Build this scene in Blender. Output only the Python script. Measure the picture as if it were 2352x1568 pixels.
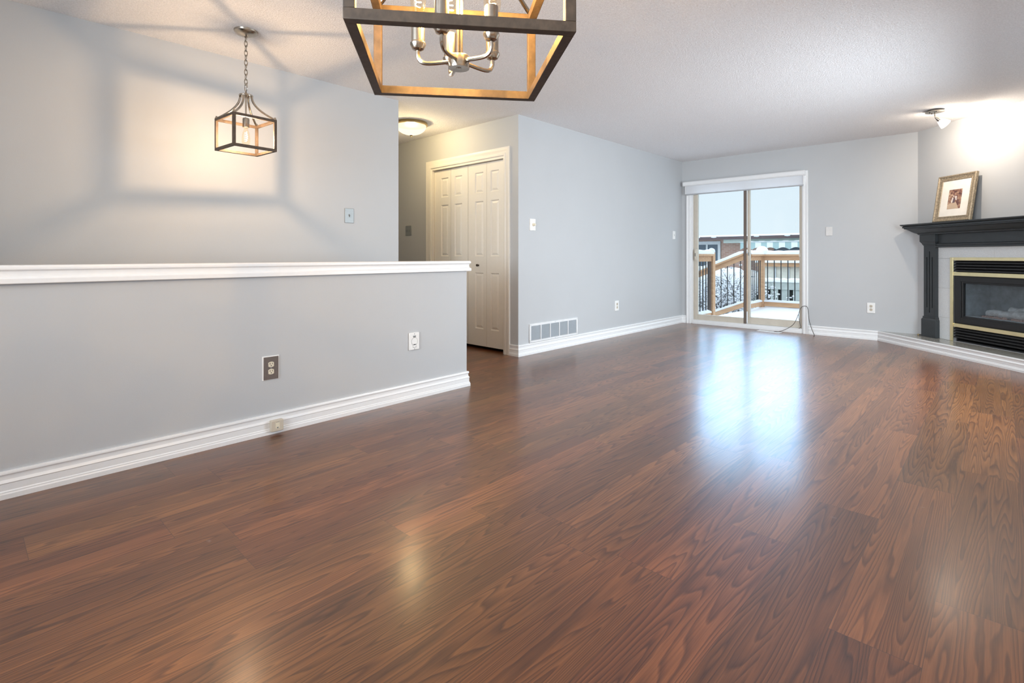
import bpy, bmesh, math, random
from mathutils import Vector, Matrix
PI = math.pi
random.seed(7)
sc = bpy.context.scene
COL = sc.collection
for o in list(bpy.data.objects):
    bpy.data.objects.remove(o)

# ------------------------------------------------------------------ camera, sky, daylight, exposure
cam = bpy.data.objects.new('camera', bpy.data.cameras.new('camera'))
COL.objects.link(cam)
cam.data.sensor_width = 36.0
cam.data.lens = 36.0 * 1199.0 / 2352.0
cam.data.shift_y = -197.0 / 2352.0          # vertical-shift lens: horizon above the frame centre
cam.data.clip_start = 0.02
cam.data.clip_end = 300
cam.location = (0, 0, 1.016)
cam.rotation_euler = (PI / 2, 0, math.radians(43.15))
sc.camera = cam

sc.view_settings.view_transform = 'Standard'
sc.view_settings.look = 'None'
sc.view_settings.gamma = 1.0
sc.view_settings.use_curve_mapping = False
sc.view_settings.exposure = 0.80
cy = sc.cycles
cy.use_denoising = True
cy.max_bounces = 10
cy.diffuse_bounces = 6
cy.glossy_bounces = 5
cy.transmission_bounces = 6
cy.transparent_max_bounces = 24
cy.caustics_reflective = False
cy.caustics_refractive = False
cy.sample_clamp_indirect = 6.0

# overcast winter sky: pale at the horizon, several times brighter overhead
world = bpy.data.worlds.new('sky')
sc.world = world
world.use_nodes = True
wn = world.node_tree
wn.nodes.clear()
w_out = wn.nodes.new('ShaderNodeOutputWorld')
w_bg = wn.nodes.new('ShaderNodeBackground')
w_tc = wn.nodes.new('ShaderNodeTexCoord')
w_sep = wn.nodes.new('ShaderNodeSeparateXYZ')
w_ramp = wn.nodes.new('ShaderNodeValToRGB')
w_dot = wn.nodes.new('ShaderNodeVectorMath')
w_dot.operation = 'DOT_PRODUCT'
w_map = wn.nodes.new('ShaderNodeMapRange')
w_map.interpolation_type = 'SMOOTHERSTEP'
w_mix = wn.nodes.new('ShaderNodeMix')
w_mix.data_type = 'RGBA'
GLOW_EL, GLOW_AZ = math.radians(23), math.radians(19)      # bright sky patch added beyond the patio door for the floor glare
w_dot.inputs[1].default_value = (-math.sin(GLOW_AZ) * math.cos(GLOW_EL), math.cos(GLOW_AZ) * math.cos(GLOW_EL), math.sin(GLOW_EL))
w_map.inputs['From Min'].default_value = math.cos(math.radians(17))
w_map.inputs['From Max'].default_value = math.cos(math.radians(4))
wn.links.new(w_tc.outputs['Generated'], w_dot.inputs[0])
wn.links.new(w_dot.outputs['Value'], w_map.inputs['Value'])
wn.links.new(w_tc.outputs['Generated'], w_sep.inputs[0])
wn.links.new(w_sep.outputs['Z'], w_ramp.inputs[0])
wn.links.new(w_map.outputs['Result'], w_mix.inputs[0])
wn.links.new(w_ramp.outputs[0], w_mix.inputs[6])
w_mix.inputs[7].default_value = (2.9, 4.6, 6.6, 1)
wn.links.new(w_mix.outputs[2], w_bg.inputs['Color'])
wn.links.new(w_bg.outputs[0], w_out.inputs['Surface'])
els = w_ramp.color_ramp.elements
els[0].position = 0.0
els[0].color = (0.515, 0.578, 0.615, 1)
els[1].position = 0.5
els[1].color = (1.05, 1.18, 1.32, 1)
e = els.new(0.11); e.color = (0.50, 0.565, 0.61, 1)
w_bg.inputs['Strength'].default_value = 1.0


def area_light(name, loc, rot, sx, sy, power, color, portal=False):
    d = bpy.data.lights.new(name, 'AREA')
    d.shape = 'RECTANGLE'
    d.size, d.size_y = sx, sy
    d.energy = power
    d.color = color
    if portal:
        d.cycles.is_portal = True
    o = bpy.data.objects.new(name, d)
    COL.objects.link(o)
    o.location = loc
    o.rotation_euler = rot
    return o


# patio door daylight portal; fill lamps added at two made-up windows
area_light('daylight_patio_portal', (-2.65, 7.74, 1.03), (-PI / 2, 0, 0), 1.52, 2.02, 1, (1, 1, 1), portal=True)
area_light('rear_fill_light', (-1.1, -2.17, 1.5), (math.radians(97), 0, 0), 2.3, 1.3, 54, (0.86, 0.94, 1.0)).data.spread = math.radians(105)
area_light('side_fill_light', (0.60, 4.75, 1.25), (0, math.radians(73), 0), 1.3, 2.1, 61, (0.84, 0.93, 1.0)).data.spread = math.radians(140)


# ------------------------------------------------------------------ materials
def nodes(name):
    m = bpy.data.materials.new(name)
    m.use_nodes = True
    nt = m.node_tree
    nt.nodes.clear()
    return m, nt


class NT:
    def __init__(s, nt):
        s.nt = nt

    def n(s, t, **kw):
        x = s.nt.nodes.new(t)
        for k, v in kw.items():
            setattr(x, k, v)
        return x

    def l(s, a, b):
        s.nt.links.new(a, b)

    def math(s, op, a, b=None, c=None):
        x = s.n('ShaderNodeMath', operation=op)
        for i, v in enumerate((a, b, c)):
            if v is None:
                continue
            if isinstance(v, (int, float)):
                x.inputs[i].default_value = v
            else:
                s.l(v, x.inputs[i])
        return x.outputs[0]

    def combine(s, x, y, z):
        c = s.n('ShaderNodeCombineXYZ')
        for i, v in enumerate((x, y, z)):
            if isinstance(v, (int, float)):
                c.inputs[i].default_value = v
            else:
                s.l(v, c.inputs[i])
        return c.outputs[0]

    def noise(s, vec, scale, detail=2, rough=0.5, dist=0.0):
        x = s.n('ShaderNodeTexNoise')
        x.inputs['Scale'].default_value = scale
        x.inputs['Detail'].default_value = detail
        x.inputs['Roughness'].default_value = rough
        x.inputs['Distortion'].default_value = dist
        if vec is not None:
            s.l(vec, x.inputs['Vector'])
        return x.outputs['Fac']

    def ramp(s, fac, stops, interp='LINEAR'):
        r = s.n('ShaderNodeValToRGB')
        r.color_ramp.interpolation = interp
        el = r.color_ramp.elements
        while len(el) > 1:
            el.remove(el[-1])
        el[0].position = stops[0][0]
        el[0].color = (*stops[0][1], 1)
        for p, c in stops[1:]:
            q = el.new(p)
            q.color = (*c, 1)
        s.l(fac, r.inputs[0])
        return r.outputs[0]

    def mix(s, fac, a, b, mode='MIX'):
        x = s.n('ShaderNodeMix', data_type='RGBA', blend_type=mode)
        for i, v in ((0, fac), (6, a), (7, b)):
            if isinstance(v, (int, float)):
                x.inputs[i].default_value = v
            elif isinstance(v, tuple):
                x.inputs[i].default_value = (*v, 1)
            else:
                s.l(v, x.inputs[i])
        return x.outputs[2]

    def bump(s, h, strength, dist):
        b = s.n('ShaderNodeBump')
        b.inputs['Strength'].default_value = strength
        b.inputs['Distance'].default_value = dist
        s.l(h, b.inputs['Height'])
        return b.outputs[0]


def pbr(name, color, rough=0.5, metal=0.0, bump=None, var=None, spec=0.5, coat=0.0, ior=1.5, trans=0.0, emit=None):
    """bump = (scale, strength, distance); var = (scale, amount)"""
    m, nt = nodes(name)
    t = NT(nt)
    out = t.n('ShaderNodeOutputMaterial')
    b = t.n('ShaderNodeBsdfPrincipled')
    t.l(b.outputs[0], out.inputs[0])
    b.inputs['Base Color'].default_value = (*color, 1)
    b.inputs['Roughness'].default_value = rough
    b.inputs['Metallic'].default_value = metal
    b.inputs['Specular IOR Level'].default_value = spec
    b.inputs['Coat Weight'].default_value = coat
    b.inputs['IOR'].default_value = ior
    b.inputs['Transmission Weight'].default_value = trans
    tc = t.n('ShaderNodeTexCoord').outputs['Object']
    if bump:
        h = t.noise(tc, bump[0], 3, 0.6)
        t.l(t.bump(h, bump[1], bump[2]), b.inputs['Normal'])
    v = var or (9.0, 0.05)
    f = t.noise(tc, v[0], 3, 0.6)
    lo = tuple(c * (1 - v[1]) for c in color)
    hi = tuple(min(1, c * (1 + v[1])) for c in color)
    t.l(t.ramp(f, [(0.3, lo), (0.7, hi)]), b.inputs['Base Color'])
    if emit:
        b.inputs['Emission Color'].default_value = (*emit[0], 1)
        b.inputs['Emission Strength'].default_value = emit[1]
    return m


def thin_glass(name, tint=(1, 1, 1), ior=1.45, rough=0.0, gain=1.0):
    m, nt = nodes(name)
    t = NT(nt)
    out = t.n('ShaderNodeOutputMaterial')
    tr = t.n('ShaderNodeBsdfTransparent')
    tr.inputs[0].default_value = (*tint, 1)
    gl = t.n('ShaderNodeBsdfGlossy')
    gl.inputs['Roughness'].default_value = rough
    fr = t.n('ShaderNodeFresnel')
    fr.inputs[0].default_value = ior
    mx = t.n('ShaderNodeMixShader')
    geo = t.n('ShaderNodeNewGeometry')      # only the outer surface mirrors, light leaves the pane freely
    f = t.math('MULTIPLY', t.math('MULTIPLY', fr.outputs[0], gain), t.math('SUBTRACT', 1.0, geo.outputs['Backfacing']))
    t.l(f, mx.inputs[0])
    t.l(tr.outputs[0], mx.inputs[1])
    t.l(gl.outputs[0], mx.inputs[2])
    t.l(mx.outputs[0], out.inputs[0])
    return m


def emitter(name, color, strength, see_through=0.0):
    m, nt = nodes(name)
    t = NT(nt)
    out = t.n('ShaderNodeOutputMaterial')
    em = t.n('ShaderNodeEmission')
    em.inputs[0].default_value = (*color, 1)
    em.inputs[1].default_value = strength
    if see_through:
        tr = t.n('ShaderNodeBsdfTransparent')
        mx = t.n('ShaderNodeMixShader')
        mx.inputs[0].default_value = see_through
        t.l(em.outputs[0], mx.inputs[1])
        t.l(tr.outputs[0], mx.inputs[2])
        t.l(mx.outputs[0], out.inputs[0])
    else:
        t.l(em.outputs[0], out.inputs[0])
    return m


def translucent_cloth(name, color, amount):
    m, nt = nodes(name)
    t = NT(nt)
    out = t.n('ShaderNodeOutputMaterial')
    d = t.n('ShaderNodeBsdfDiffuse')
    d.inputs[0].default_value = (*color, 1)
    tr = t.n('ShaderNodeBsdfTranslucent')
    tr.inputs[0].default_value = (*color, 1)
    mx = t.n('ShaderNodeMixShader')
    mx.inputs[0].default_value = amount
    t.l(d.outputs[0], mx.inputs[1])
    t.l(tr.outputs[0], mx.inputs[2])
    t.l(mx.outputs[0], out.inputs[0])
    return m


def floor_material():
    m, nt = nodes('laminate_oak')
    t = NT(nt)
    out = t.n('ShaderNodeOutputMaterial')
    b = t.n('ShaderNodeBsdfPrincipled')
    t.l(b.outputs[0], out.inputs[0])
    geo = t.n('ShaderNodeNewGeometry')
    sp = t.n('ShaderNodeSeparateXYZ')
    t.l(geo.outputs['Position'], sp.inputs[0])
    X, Y = sp.outputs[0], sp.outputs[1]
    W, L = 0.2025, 1.283
    u = t.math('DIVIDE', t.math('ADD', X, 1.155 + 40 * W), W)
    col = t.math('FLOOR', u)
    fu = t.math('FRACT', u)
    wn1 = t.n('ShaderNodeTexWhiteNoise', noise_dimensions='1D')
    t.l(col, wn1.inputs['W'])
    off = t.math('MULTIPLY', wn1.outputs['Value'], L)
    v = t.math('DIVIDE', t.math('ADD', t.math('SUBTRACT', Y, off), 20 * L), L)
    row = t.math('FLOOR', v)
    fv = t.math('FRACT', v)
    wn2 = t.n('ShaderNodeTexWhiteNoise', noise_dimensions='3D')
    t.l(t.combine(col, row, 3.0), wn2.inputs['Vector'])
    # three printed strips to each plank
    strip = t.math('FLOOR', t.math('MULTIPLY', fu, 2.0))
    wn3 = t.n('ShaderNodeTexWhiteNoise', noise_dimensions='3D')
    t.l(t.combine(col, row, strip), wn3.inputs['Vector'])
    seps = t.n('ShaderNodeSeparateColor')
    t.l(wn3.outputs['Color'], seps.inputs[0])
    ra, rb, rc = seps.outputs[0], seps.outputs[1], seps.outputs[2]
    ox = t.math('MULTIPLY', ra, 37.0)
    oy = t.math('MULTIPLY', rb, 53.0)
    # growth-ring figure: contour lines of a stretched noise field
    field = t.noise(t.combine(t.math('ADD', t.math('MULTIPLY', X, 10.5), ox),
                              t.math('ADD', t.math('MULTIPLY', Y, 0.50), oy), 0.0), 1.0, 1.0, 0.4, 0.15)
    wig = t.noise(t.combine(t.math('ADD', t.math('MULTIPLY', X, 30.0), ox),
                            t.math('ADD', t.math('MULTIPLY', Y, 5.5), oy), 2.0), 1.0, 2.0, 0.5)
    f2 = t.math('ADD', field, t.math('MULTIPLY', wig, 0.030))
    rings = t.math('FRACT', t.math('MULTIPLY', f2, 27.0))
    ring = t.ramp(rings, [(0.0, (0.0,) * 3), (0.55, (0.35,) * 3), (0.86, (1.0,) * 3), (1.0, (0.05,) * 3)])
    fib = t.noise(t.combine(t.math('MULTIPLY', X, 260.0), t.math('MULTIPLY', Y, 5.0), ox), 1.0, 2.0, 0.6)
    big = t.noise(t.combine(t.math('ADD', t.math('MULTIPLY', X, 3.0), ox),
                            t.math('MULTIPLY', Y, 1.1), oy), 1.0, 2.0, 0.5)
    tone = t.math('ADD', t.math('MULTIPLY', ring, 0.38), t.math('MULTIPLY', fib, 0.46))
    tone = t.math('ADD', tone, t.math('MULTIPLY', t.math('SUBTRACT', big, 0.5), 0.45))
    tone = t.math('ADD', tone, t.math('MULTIPLY', t.math('SUBTRACT', rc, 0.5), 0.20))
    base = t.ramp(tone, [(0.06, (0.235, 0.094, 0.031)), (0.36, (0.132, 0.050, 0.0175)),
                         (0.62, (0.072, 0.026, 0.0105)), (0.90, (0.028, 0.010, 0.0055))])
    hs = t.n('ShaderNodeHueSaturation')
    t.l(t.math('ADD', 0.497, t.math('MULTIPLY', t.math('SUBTRACT', wn2.outputs['Value'], 0.5), 0.010)), hs.inputs['Hue'])
    t.l(t.math('ADD', 0.90, t.math('MULTIPLY', rb, 0.22)), hs.inputs['Value'])
    t.l(base, hs.inputs['Color'])
    # plank seams
    du = t.math('MULTIPLY', t.math('MINIMUM', fu, t.math('SUBTRACT', 1.0, fu)), W)
    dv = t.math('MULTIPLY', t.math('MINIMUM', fv, t.math('SUBTRACT', 1.0, fv)), L)
    seam = t.math('LESS_THAN', t.math('MINIMUM', du, dv), 0.0009)
    colr = t.mix(t.math('MULTIPLY', seam, 0.65), hs.outputs[0], (0.045, 0.020, 0.012))
    # pale scuffs left by furniture
    scuff = t.noise(t.combine(t.math('MULTIPLY', X, 7.0), t.math('MULTIPLY', Y, 7.0), 5.0), 1.0, 5.0, 0.65)
    sm = t.ramp(scuff, [(0.70, (0.0,) * 3), (0.78, (1.0,) * 3)])
    colr = t.mix(t.math('MULTIPLY', sm, 0.25), colr, (0.42, 0.38, 0.38))
    t.l(colr, b.inputs['Base Color'])
    rg = t.noise(t.combine(t.math('MULTIPLY', X, 2.4), t.math('MULTIPLY', Y, 2.4), 9.0), 1.0, 3.0, 0.6)
    b.inputs['Roughness'].default_value = 0.40
    b.inputs['Coat Weight'].default_value = 0.6
    b.inputs['Coat IOR'].default_value = 1.5
    t.l(t.math('ADD', 0.15, t.math('MULTIPLY', rg, 0.12)), b.inputs['Coat Roughness'])
    b.inputs['Specular IOR Level'].default_value = 0.36
    b.inputs['IOR'].default_value = 1.5
    # embossed wood pores, seams and gently uneven boards
    pore = t.noise(t.combine(t.math('MULTIPLY', X, 170.0), t.math('MULTIPLY', Y, 26.0), 1.0), 1.0, 3.0, 0.6)
    wave = t.noise(t.combine(t.math('MULTIPLY', X, 6.0), t.math('MULTIPLY', Y, 2.0), t.math('MULTIPLY', ra, 9.0)), 1.0, 1.0, 0.4)
    h = t.math('ADD', t.math('MULTIPLY', pore, 0.00022), t.math('MULTIPLY', seam, -0.0012))
    h = t.math('ADD', h, t.math('MULTIPLY', wave, 0.0007))
    bp = t.n('ShaderNodeBump')
    bp.inputs['Strength'].default_value = 0.55
    bp.inputs['Distance'].default_value = 1.0
    t.l(h, bp.inputs['Height'])
    t.l(bp.outputs[0], b.inputs['Normal'])
    t.l(bp.outputs[0], b.inputs['Coat Normal'])
    return m


def wood_material(name, a, c, axis=0, sc_=(60, 4)):
    m, nt = nodes(name)
    t = NT(nt)
    out = t.n('ShaderNodeOutputMaterial')
    b = t.n('ShaderNodeBsdfPrincipled')
    t.l(b.outputs[0], out.inputs[0])
    b.inputs['Roughness'].default_value = 0.6
    mp = t.n('ShaderNodeMapping')
    tc = t.n('ShaderNodeTexCoord')
    t.l(tc.outputs['Object'], mp.inputs[0])
    s = [sc_[0]] * 3
    s[axis] = sc_[1]
    mp.inputs['Scale'].default_value = s
    f = t.noise(mp.outputs[0], 1.0, 3, 0.6)
    t.l(t.ramp(f, [(0.3, a), (0.7, c)]), b.inputs['Base Color'])
    return m


def brick_material():
    m, nt = nodes('neighbour_brick')
    t = NT(nt)
    out = t.n('ShaderNodeOutputMaterial')
    b = t.n('ShaderNodeBsdfPrincipled')
    t.l(b.outputs[0], out.inputs[0])
    b.inputs['Roughness'].default_value = 0.9
    mp = t.n('ShaderNodeMapping')
    mp.inputs['Rotation'].default_value = (PI / 2, 0, 0)
    tc = t.n('ShaderNodeTexCoord')
    t.l(tc.outputs['Object'], mp.inputs[0])
    br = t.n('ShaderNodeTexBrick')
    br.inputs['Color1'].default_value = (0.34, 0.19, 0.14, 1)
    br.inputs['Color2'].default_value = (0.42, 0.27, 0.21, 1)
    br.inputs['Mortar'].default_value = (0.43, 0.32, 0.27, 1)
    br.inputs['Scale'].default_value = 1.0
    br.inputs['Brick Width'].default_value = 0.22
    br.inputs['Row Height'].default_value = 0.075
    br.inputs['Mortar Size'].default_value = 0.012
    t.l(mp.outputs[0], br.inputs['Vector'])
    t.l(br.outputs[0], b.inputs['Base Color'])
    return m


def stripe_material(name, a, c, period):
    m, nt = nodes(name)
    t = NT(nt)
    out = t.n('ShaderNodeOutputMaterial')
    b = t.n('ShaderNodeBsdfPrincipled')
    t.l(b.outputs[0], out.inputs[0])
    b.inputs['Roughness'].default_value = 0.9
    tc = t.n('ShaderNodeTexCoord')
    sp = t.n('ShaderNodeSeparateXYZ')
    t.l(tc.outputs['Object'], sp.inputs[0])
    f = t.math('GREATER_THAN', t.math('FRACT', t.math('ADD', t.math('DIVIDE', sp.outputs[0], period), 50.0)), 0.5)
    t.l(t.mix(f, a, c), b.inputs['Base Color'])
    return m


def print_material():
    m, nt = nodes('garden_print')
    t = NT(nt)
    out = t.n('ShaderNodeOutputMaterial')
    b = t.n('ShaderNodeBsdfPrincipled')
    t.l(b.outputs[0], out.inputs[0])
    b.inputs['Roughness'].default_value = 0.35
    tc = t.n('ShaderNodeTexCoord').outputs['Object']
    f = t.noise(tc, 42.0, 4, 0.65)
    t.l(t.ramp(f, [(0.36, (0.06, 0.028, 0.026)), (0.46, (0.20, 0.09, 0.075)), (0.55, (0.40, 0.24, 0.15)),
                   (0.66, (0.62, 0.46, 0.34))]), b.inputs['Base Color'])
    return m


M = {}
WALLC = (0.495, 0.510, 0.526)
M['wall'] = pbr('grey_wall_paint', WALLC, 0.55, bump=(170, 0.12, 0.002), var=(2.0, 0.012), spec=0.35)
M['ceil'] = pbr('stippled_ceiling_white', (0.86, 0.85, 0.86), 0.9, bump=(115, 0.9, 0.008), var=(120, 0.09), spec=0.2)
M['trim'] = pbr('white_trim_paint', (0.80, 0.81, 0.82), 0.3, var=(30, 0.012))
M['door_white'] = pbr('cream_white_door_paint', (0.80, 0.775, 0.72), 0.38, var=(30, 0.012))
M['floor'] = floor_material()
M['nickel'] = pbr('brushed_nickel', (0.43, 0.395, 0.345), 0.24, 1.0, var=(60, 0.08))
M['steel'] = pbr('brushed_steel_plate', (0.30, 0.325, 0.335), 0.45, 0.35, var=(120, 0.05))
M['bronze_plate'] = pbr('brown_steel_plate', (0.17, 0.14, 0.125), 0.45, 0.45, var=(90, 0.06))
M['bronze'] = pbr('oil_rubbed_bronze', (0.06, 0.045, 0.035), 0.35, 0.8)
M['lantern'] = wood_material('dark_weathered_lantern_frame', (0.042, 0.028, 0.019), (0.080, 0.054, 0.036), 2, (55, 40))
M['bulb_glass'] = thin_glass('amber_bulb_glass', (1.0, 0.95, 0.86), 1.35, 0.02, 0.45)
M['filament'] = emitter('glowing_filament', (1.0, 0.74, 0.40), 16.0)
M['dome_glass'] = emitter('lit_opal_dome_glass', (1.0, 0.86, 0.64), 0.85, 0.32)
M['shade_glass'] = emitter('lit_opal_spot_glass', (1.0, 0.94, 0.84), 1.3, 0.45)
M['aged_brass'] = pbr('aged_brass', (0.45, 0.33, 0.16), 0.35, 0.9)
M['white_plastic'] = pbr('white_plastic', (0.80, 0.80, 0.79), 0.35)
M['ivory'] = pbr('ivory_plastic', (0.72, 0.66, 0.52), 0.4)
M['beige'] = pbr('beige_plastic', (0.56, 0.50, 0.41), 0.4)
M['slot'] = pbr('dark_slot', (0.02, 0.018, 0.016), 0.6)
M['grey_line'] = pbr('grey_groove', (0.22, 0.23, 0.23), 0.6)
M['painted_plate'] = pbr('wall_coloured_plate', (0.62, 0.61, 0.60), 0.45)
M['vent_white'] = pbr('white_vent_enamel', (0.76, 0.77, 0.78), 0.4)
M['vent_grey'] = pbr('grey_vent_louvre', (0.36, 0.39, 0.42), 0.5)
M['vent_dark'] = pbr('duct_dark', (0.06, 0.065, 0.07), 0.8)
M['almond'] = pbr('almond_aluminium', (0.60, 0.55, 0.47), 0.4, 0.1)
M['door_brown'] = pbr('brown_meeting_stile', (0.145, 0.11, 0.09), 0.5)
M['window_glass'] = thin_glass('window_glass', (0.93, 0.96, 0.97), 1.5)
M['blind'] = translucent_cloth('white_roller_fabric', (0.92, 0.93, 0.95), 0.5)
M['blind_bar'] = pbr('grey_hem_bar', (0.40, 0.41, 0.43), 0.4)
M['mantel'] = pbr('charcoal_mantel_paint', (0.034, 0.039, 0.043), 0.38, var=(12, 0.08))
M['black_metal'] = pbr('black_fireplace_metal', (0.012, 0.012, 0.013), 0.45)
M['brass'] = pbr('pale_polished_brass', (0.96, 0.82, 0.48), 0.28, 0.88, var=(14, 0.05))
M['fire_glass'] = thin_glass('smoky_fire_glass', (0.76, 0.79, 0.81), 1.6, 0.03, 1.2)
M['firebrick'] = pbr('grey_firebrick', (0.36, 0.38, 0.40), 0.9, var=(14, 0.22))
M['log'] = pbr('ash_grey_ceramic_log', (0.86, 0.82, 0.79), 0.9, bump=(45, 0.7, 0.01), var=(20, 0.35))
M['ember'] = pbr('reddish_ember_bed', (0.42, 0.26, 0.22), 0.95, bump=(80, 0.8, 0.01), var=(60, 0.4))
M['tile'] = pbr('speckled_pale_tile', (0.66, 0.69, 0.705), 0.28, var=(90, 0.07))
M['grout'] = pbr('grey_grout', (0.40, 0.40, 0.39), 0.8)
M['hearth'] = pbr('taupe_hearth_tile', (0.30, 0.29, 0.26), 0.16, var=(22, 0.10))
M['frame'] = pbr('antique_gold_silver_frame', (0.36, 0.29, 0.20), 0.42, 0.45, bump=(160, 0.5, 0.003), var=(70, 0.38))
M['mat'] = pbr('cream_mat_board', (0.85, 0.81, 0.74), 0.7)
M['print'] = print_material()
M['print_path'] = pbr('print_sandy_path', (0.56, 0.42, 0.30), 0.4)
M['print_pale'] = pbr('print_pale_shirt', (0.74, 0.66, 0.60), 0.4)
M['print_dark'] = pbr('print_mauve_coat', (0.14, 0.09, 0.10), 0.4)
M['cable'] = pbr('dark_cable', (0.045, 0.04, 0.035), 0.5)
M['cedar'] = wood_material('cedar_rail', (0.50, 0.275, 0.14), (0.64, 0.39, 0.22), 0, (24, 3))
M['cedar_shaded'] = pbr('post_shaded_side', (0.15, 0.10, 0.078), 0.7, var=(20, 0.12))  # shaded side of the cedar post, put into the colour
M['snow'] = pbr('snow', (0.80, 0.82, 0.85), 0.85, bump=(9, 0.35, 0.05), var=(3, 0.03))
M['iron'] = pbr('black_iron_baluster', (0.014, 0.016, 0.018), 0.5)
M['bark'] = pbr('dark_bark', (0.05, 0.042, 0.040), 0.9)
M['brick'] = brick_material()
M['fascia'] = pbr('brown_gutter', (0.095, 0.065, 0.070), 0.6)
M['soffit'] = pbr('grey_green_soffit', (0.42, 0.48, 0.44), 0.8)
M['house_window'] = pbr('far_window_glass', (0.07, 0.10, 0.13), 0.1)
M['house_trim'] = pbr('far_window_trim', (0.52, 0.55, 0.56), 0.6)
M['awning'] = stripe_material('striped_awning_cloth', (0.78, 0.82, 0.81), (0.36, 0.50, 0.50), 0.46)
M['fence'] = pbr('weathered_fence_board', (0.46, 0.50, 0.47), 0.9, var=(5, 0.12))
M['cream_board'] = pbr('cream_shed_board', (0.66, 0.63, 0.54), 0.9, var=(5, 0.12))
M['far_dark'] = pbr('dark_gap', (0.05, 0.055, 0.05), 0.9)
M['stair'] = pbr('grey_stair_carpet', (0.30, 0.28, 0.26), 0.95, bump=(300, 0.4, 0.003))


# ------------------------------------------------------------------ mesh builder
class MB:
    def __init__(s):
        s.v, s.f, s.m = [], [], []
        s.cur = 0

    def add(s, vs, fs):
        o = len(s.v)
        s.v += [tuple(p) for p in vs]
        for f in fs:
            s.f.append(tuple(i + o for i in f))
            s.m.append(s.cur)
        return s

    def hexa(s, p):
        return s.add(p, [(0, 3, 2, 1), (4, 5, 6, 7), (0, 1, 5, 4), (1, 2, 6, 5), (2, 3, 7, 6), (3, 0, 4, 7)])

    def box(s, x0, x1, y0, y1, z0, z1):
        return s.hexa([(x0, y0, z0), (x1, y0, z0), (x1, y1, z0), (x0, y1, z0),
                       (x0, y0, z1), (x1, y0, z1), (x1, y1, z1), (x0, y1, z1)])

    def frustum(s, x0, x1, z0, z1, ya, yb, inset):
        """panel in the xz plane, base at ya, top face at yb inset on every side"""
        return s.hexa([(x0, ya, z0), (x1, ya, z0), (x1, ya, z1), (x0, ya, z1),
                       (x0 + inset, yb, z0 + inset), (x1 - inset, yb, z0 + inset),
                       (x1 - inset, yb, z1 - inset), (x0 + inset, yb, z1 - inset)])

    def prism(s, poly, axis, a0, a1):
        def P(p, a):
            if axis == 'x':
                return (a, p[0], p[1])
            if axis == 'y':
                return (p[0], a, p[1])
            return (p[0], p[1], a)
        n = len(poly)
        vs = [P(p, a0) for p in poly] + [P(p, a1) for p in poly]
        fs = [tuple(range(n))[::-1], tuple(range(n, 2 * n))]
        fs += [(i, (i + 1) % n, n + (i + 1) % n, n + i) for i in range(n)]
        return s.add(vs, fs)

    def tube(s, pts, r, n=10, closed=False, caps=True, square=False):
        pts = [Vector(p) for p in pts]
        N = len(pts)
        rs = r if isinstance(r, (list, tuple)) else [r] * N
        vs = []
        prev = None
        for i, p in enumerate(pts):
            if closed:
                tg = pts[(i + 1) % N] - pts[i - 1]
            else:
                tg = pts[min(i + 1, N - 1)] - pts[max(i - 1, 0)]
            tg = tg.normalized() if tg.length > 1e-9 else Vector((0, 0, 1))
            if prev is None:
                up = Vector((0, 0, 1)) if abs(tg.z) < 0.9 else Vector((1, 0, 0))
                a = tg.cross(up).normalized()
            else:
                a = (prev - tg * prev.dot(tg))
                a = a.normalized() if a.length > 1e-6 else tg.orthogonal().normalized()
            prev = a
            bb = tg.cross(a)
            for k in range(n):
                an = 2 * PI * k / n + (PI / 4 if square else 0)
                vs.append(p + (a * math.cos(an) + bb * math.sin(an)) * rs[i])
        fs = []
        for i in range(N if closed else N - 1):
            j = (i + 1) % N
            for k in range(n):
                l = (k + 1) % n
                fs.append((i * n + k, i * n + l, j * n + l, j * n + k))
        if caps and not closed:
            fs.append(tuple(range(n))[::-1])
            fs.append(tuple((N - 1) * n + k for k in range(n)))
        return s.add(vs, fs)

    def lathe(s, prof, c=(0, 0, 0), n=24, mat=None, a0=0.0):
        vs = []
        for r, z in prof:
            for k in range(n):
                an = a0 + 2 * PI * k / n
                p = Vector((r * math.cos(an), r * math.sin(an), z))
                if mat:
                    p = mat @ p
                vs.append(p + Vector(c))
        fs = []
        for i in range(len(prof) - 1):
            for k in range(n):
                l = (k + 1) % n
                fs.append((i * n + k, i * n + l, (i + 1) * n + l, (i + 1) * n + k))
        fs.append(tuple(range(n))[::-1])
        fs.append(tuple((len(prof) - 1) * n + k for k in range(n)))
        return s.add(vs, fs)

    def mold(s, path, prof, closed=False):
        """sweep the closed profile [(offset to the right of the path, z)] along a plan path, mitred"""
        P = [Vector((p[0], p[1])) for p in path]
        N = len(P)

        def seg(i):
            t = (P[(i + 1) % N] - P[i]).normalized()
            return Vector((t.y, -t.x))
        ring = []
        for i in range(N):
            if closed:
                n1, n2 = seg(i - 1 if i else N - 1), seg(i)
            else:
                n1 = seg(max(i - 1, 0))
                n2 = seg(min(i, N - 2))
            m = (n1 + n2)
            m = m / (1 + n1.dot(n2))
            ring.append(m)
        k = len(prof)
        vs = []
        for i in range(N):
            for d, z in prof:
                q = P[i] + ring[i] * d
                vs.append((q.x, q.y, z))
        fs = []
        for i in range(N if closed else N - 1):
            j = (i + 1) % N
            for a in range(k):
                b = (a + 1) % k
                fs.append((i * k + a, i * k + b, j * k + b, j * k + a))
        if not closed:
            fs.append(tuple(range(k)))
            fs.append(tuple((N - 1) * k + a for a in range(k))[::-1])
        return s.add(vs, fs)

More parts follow.
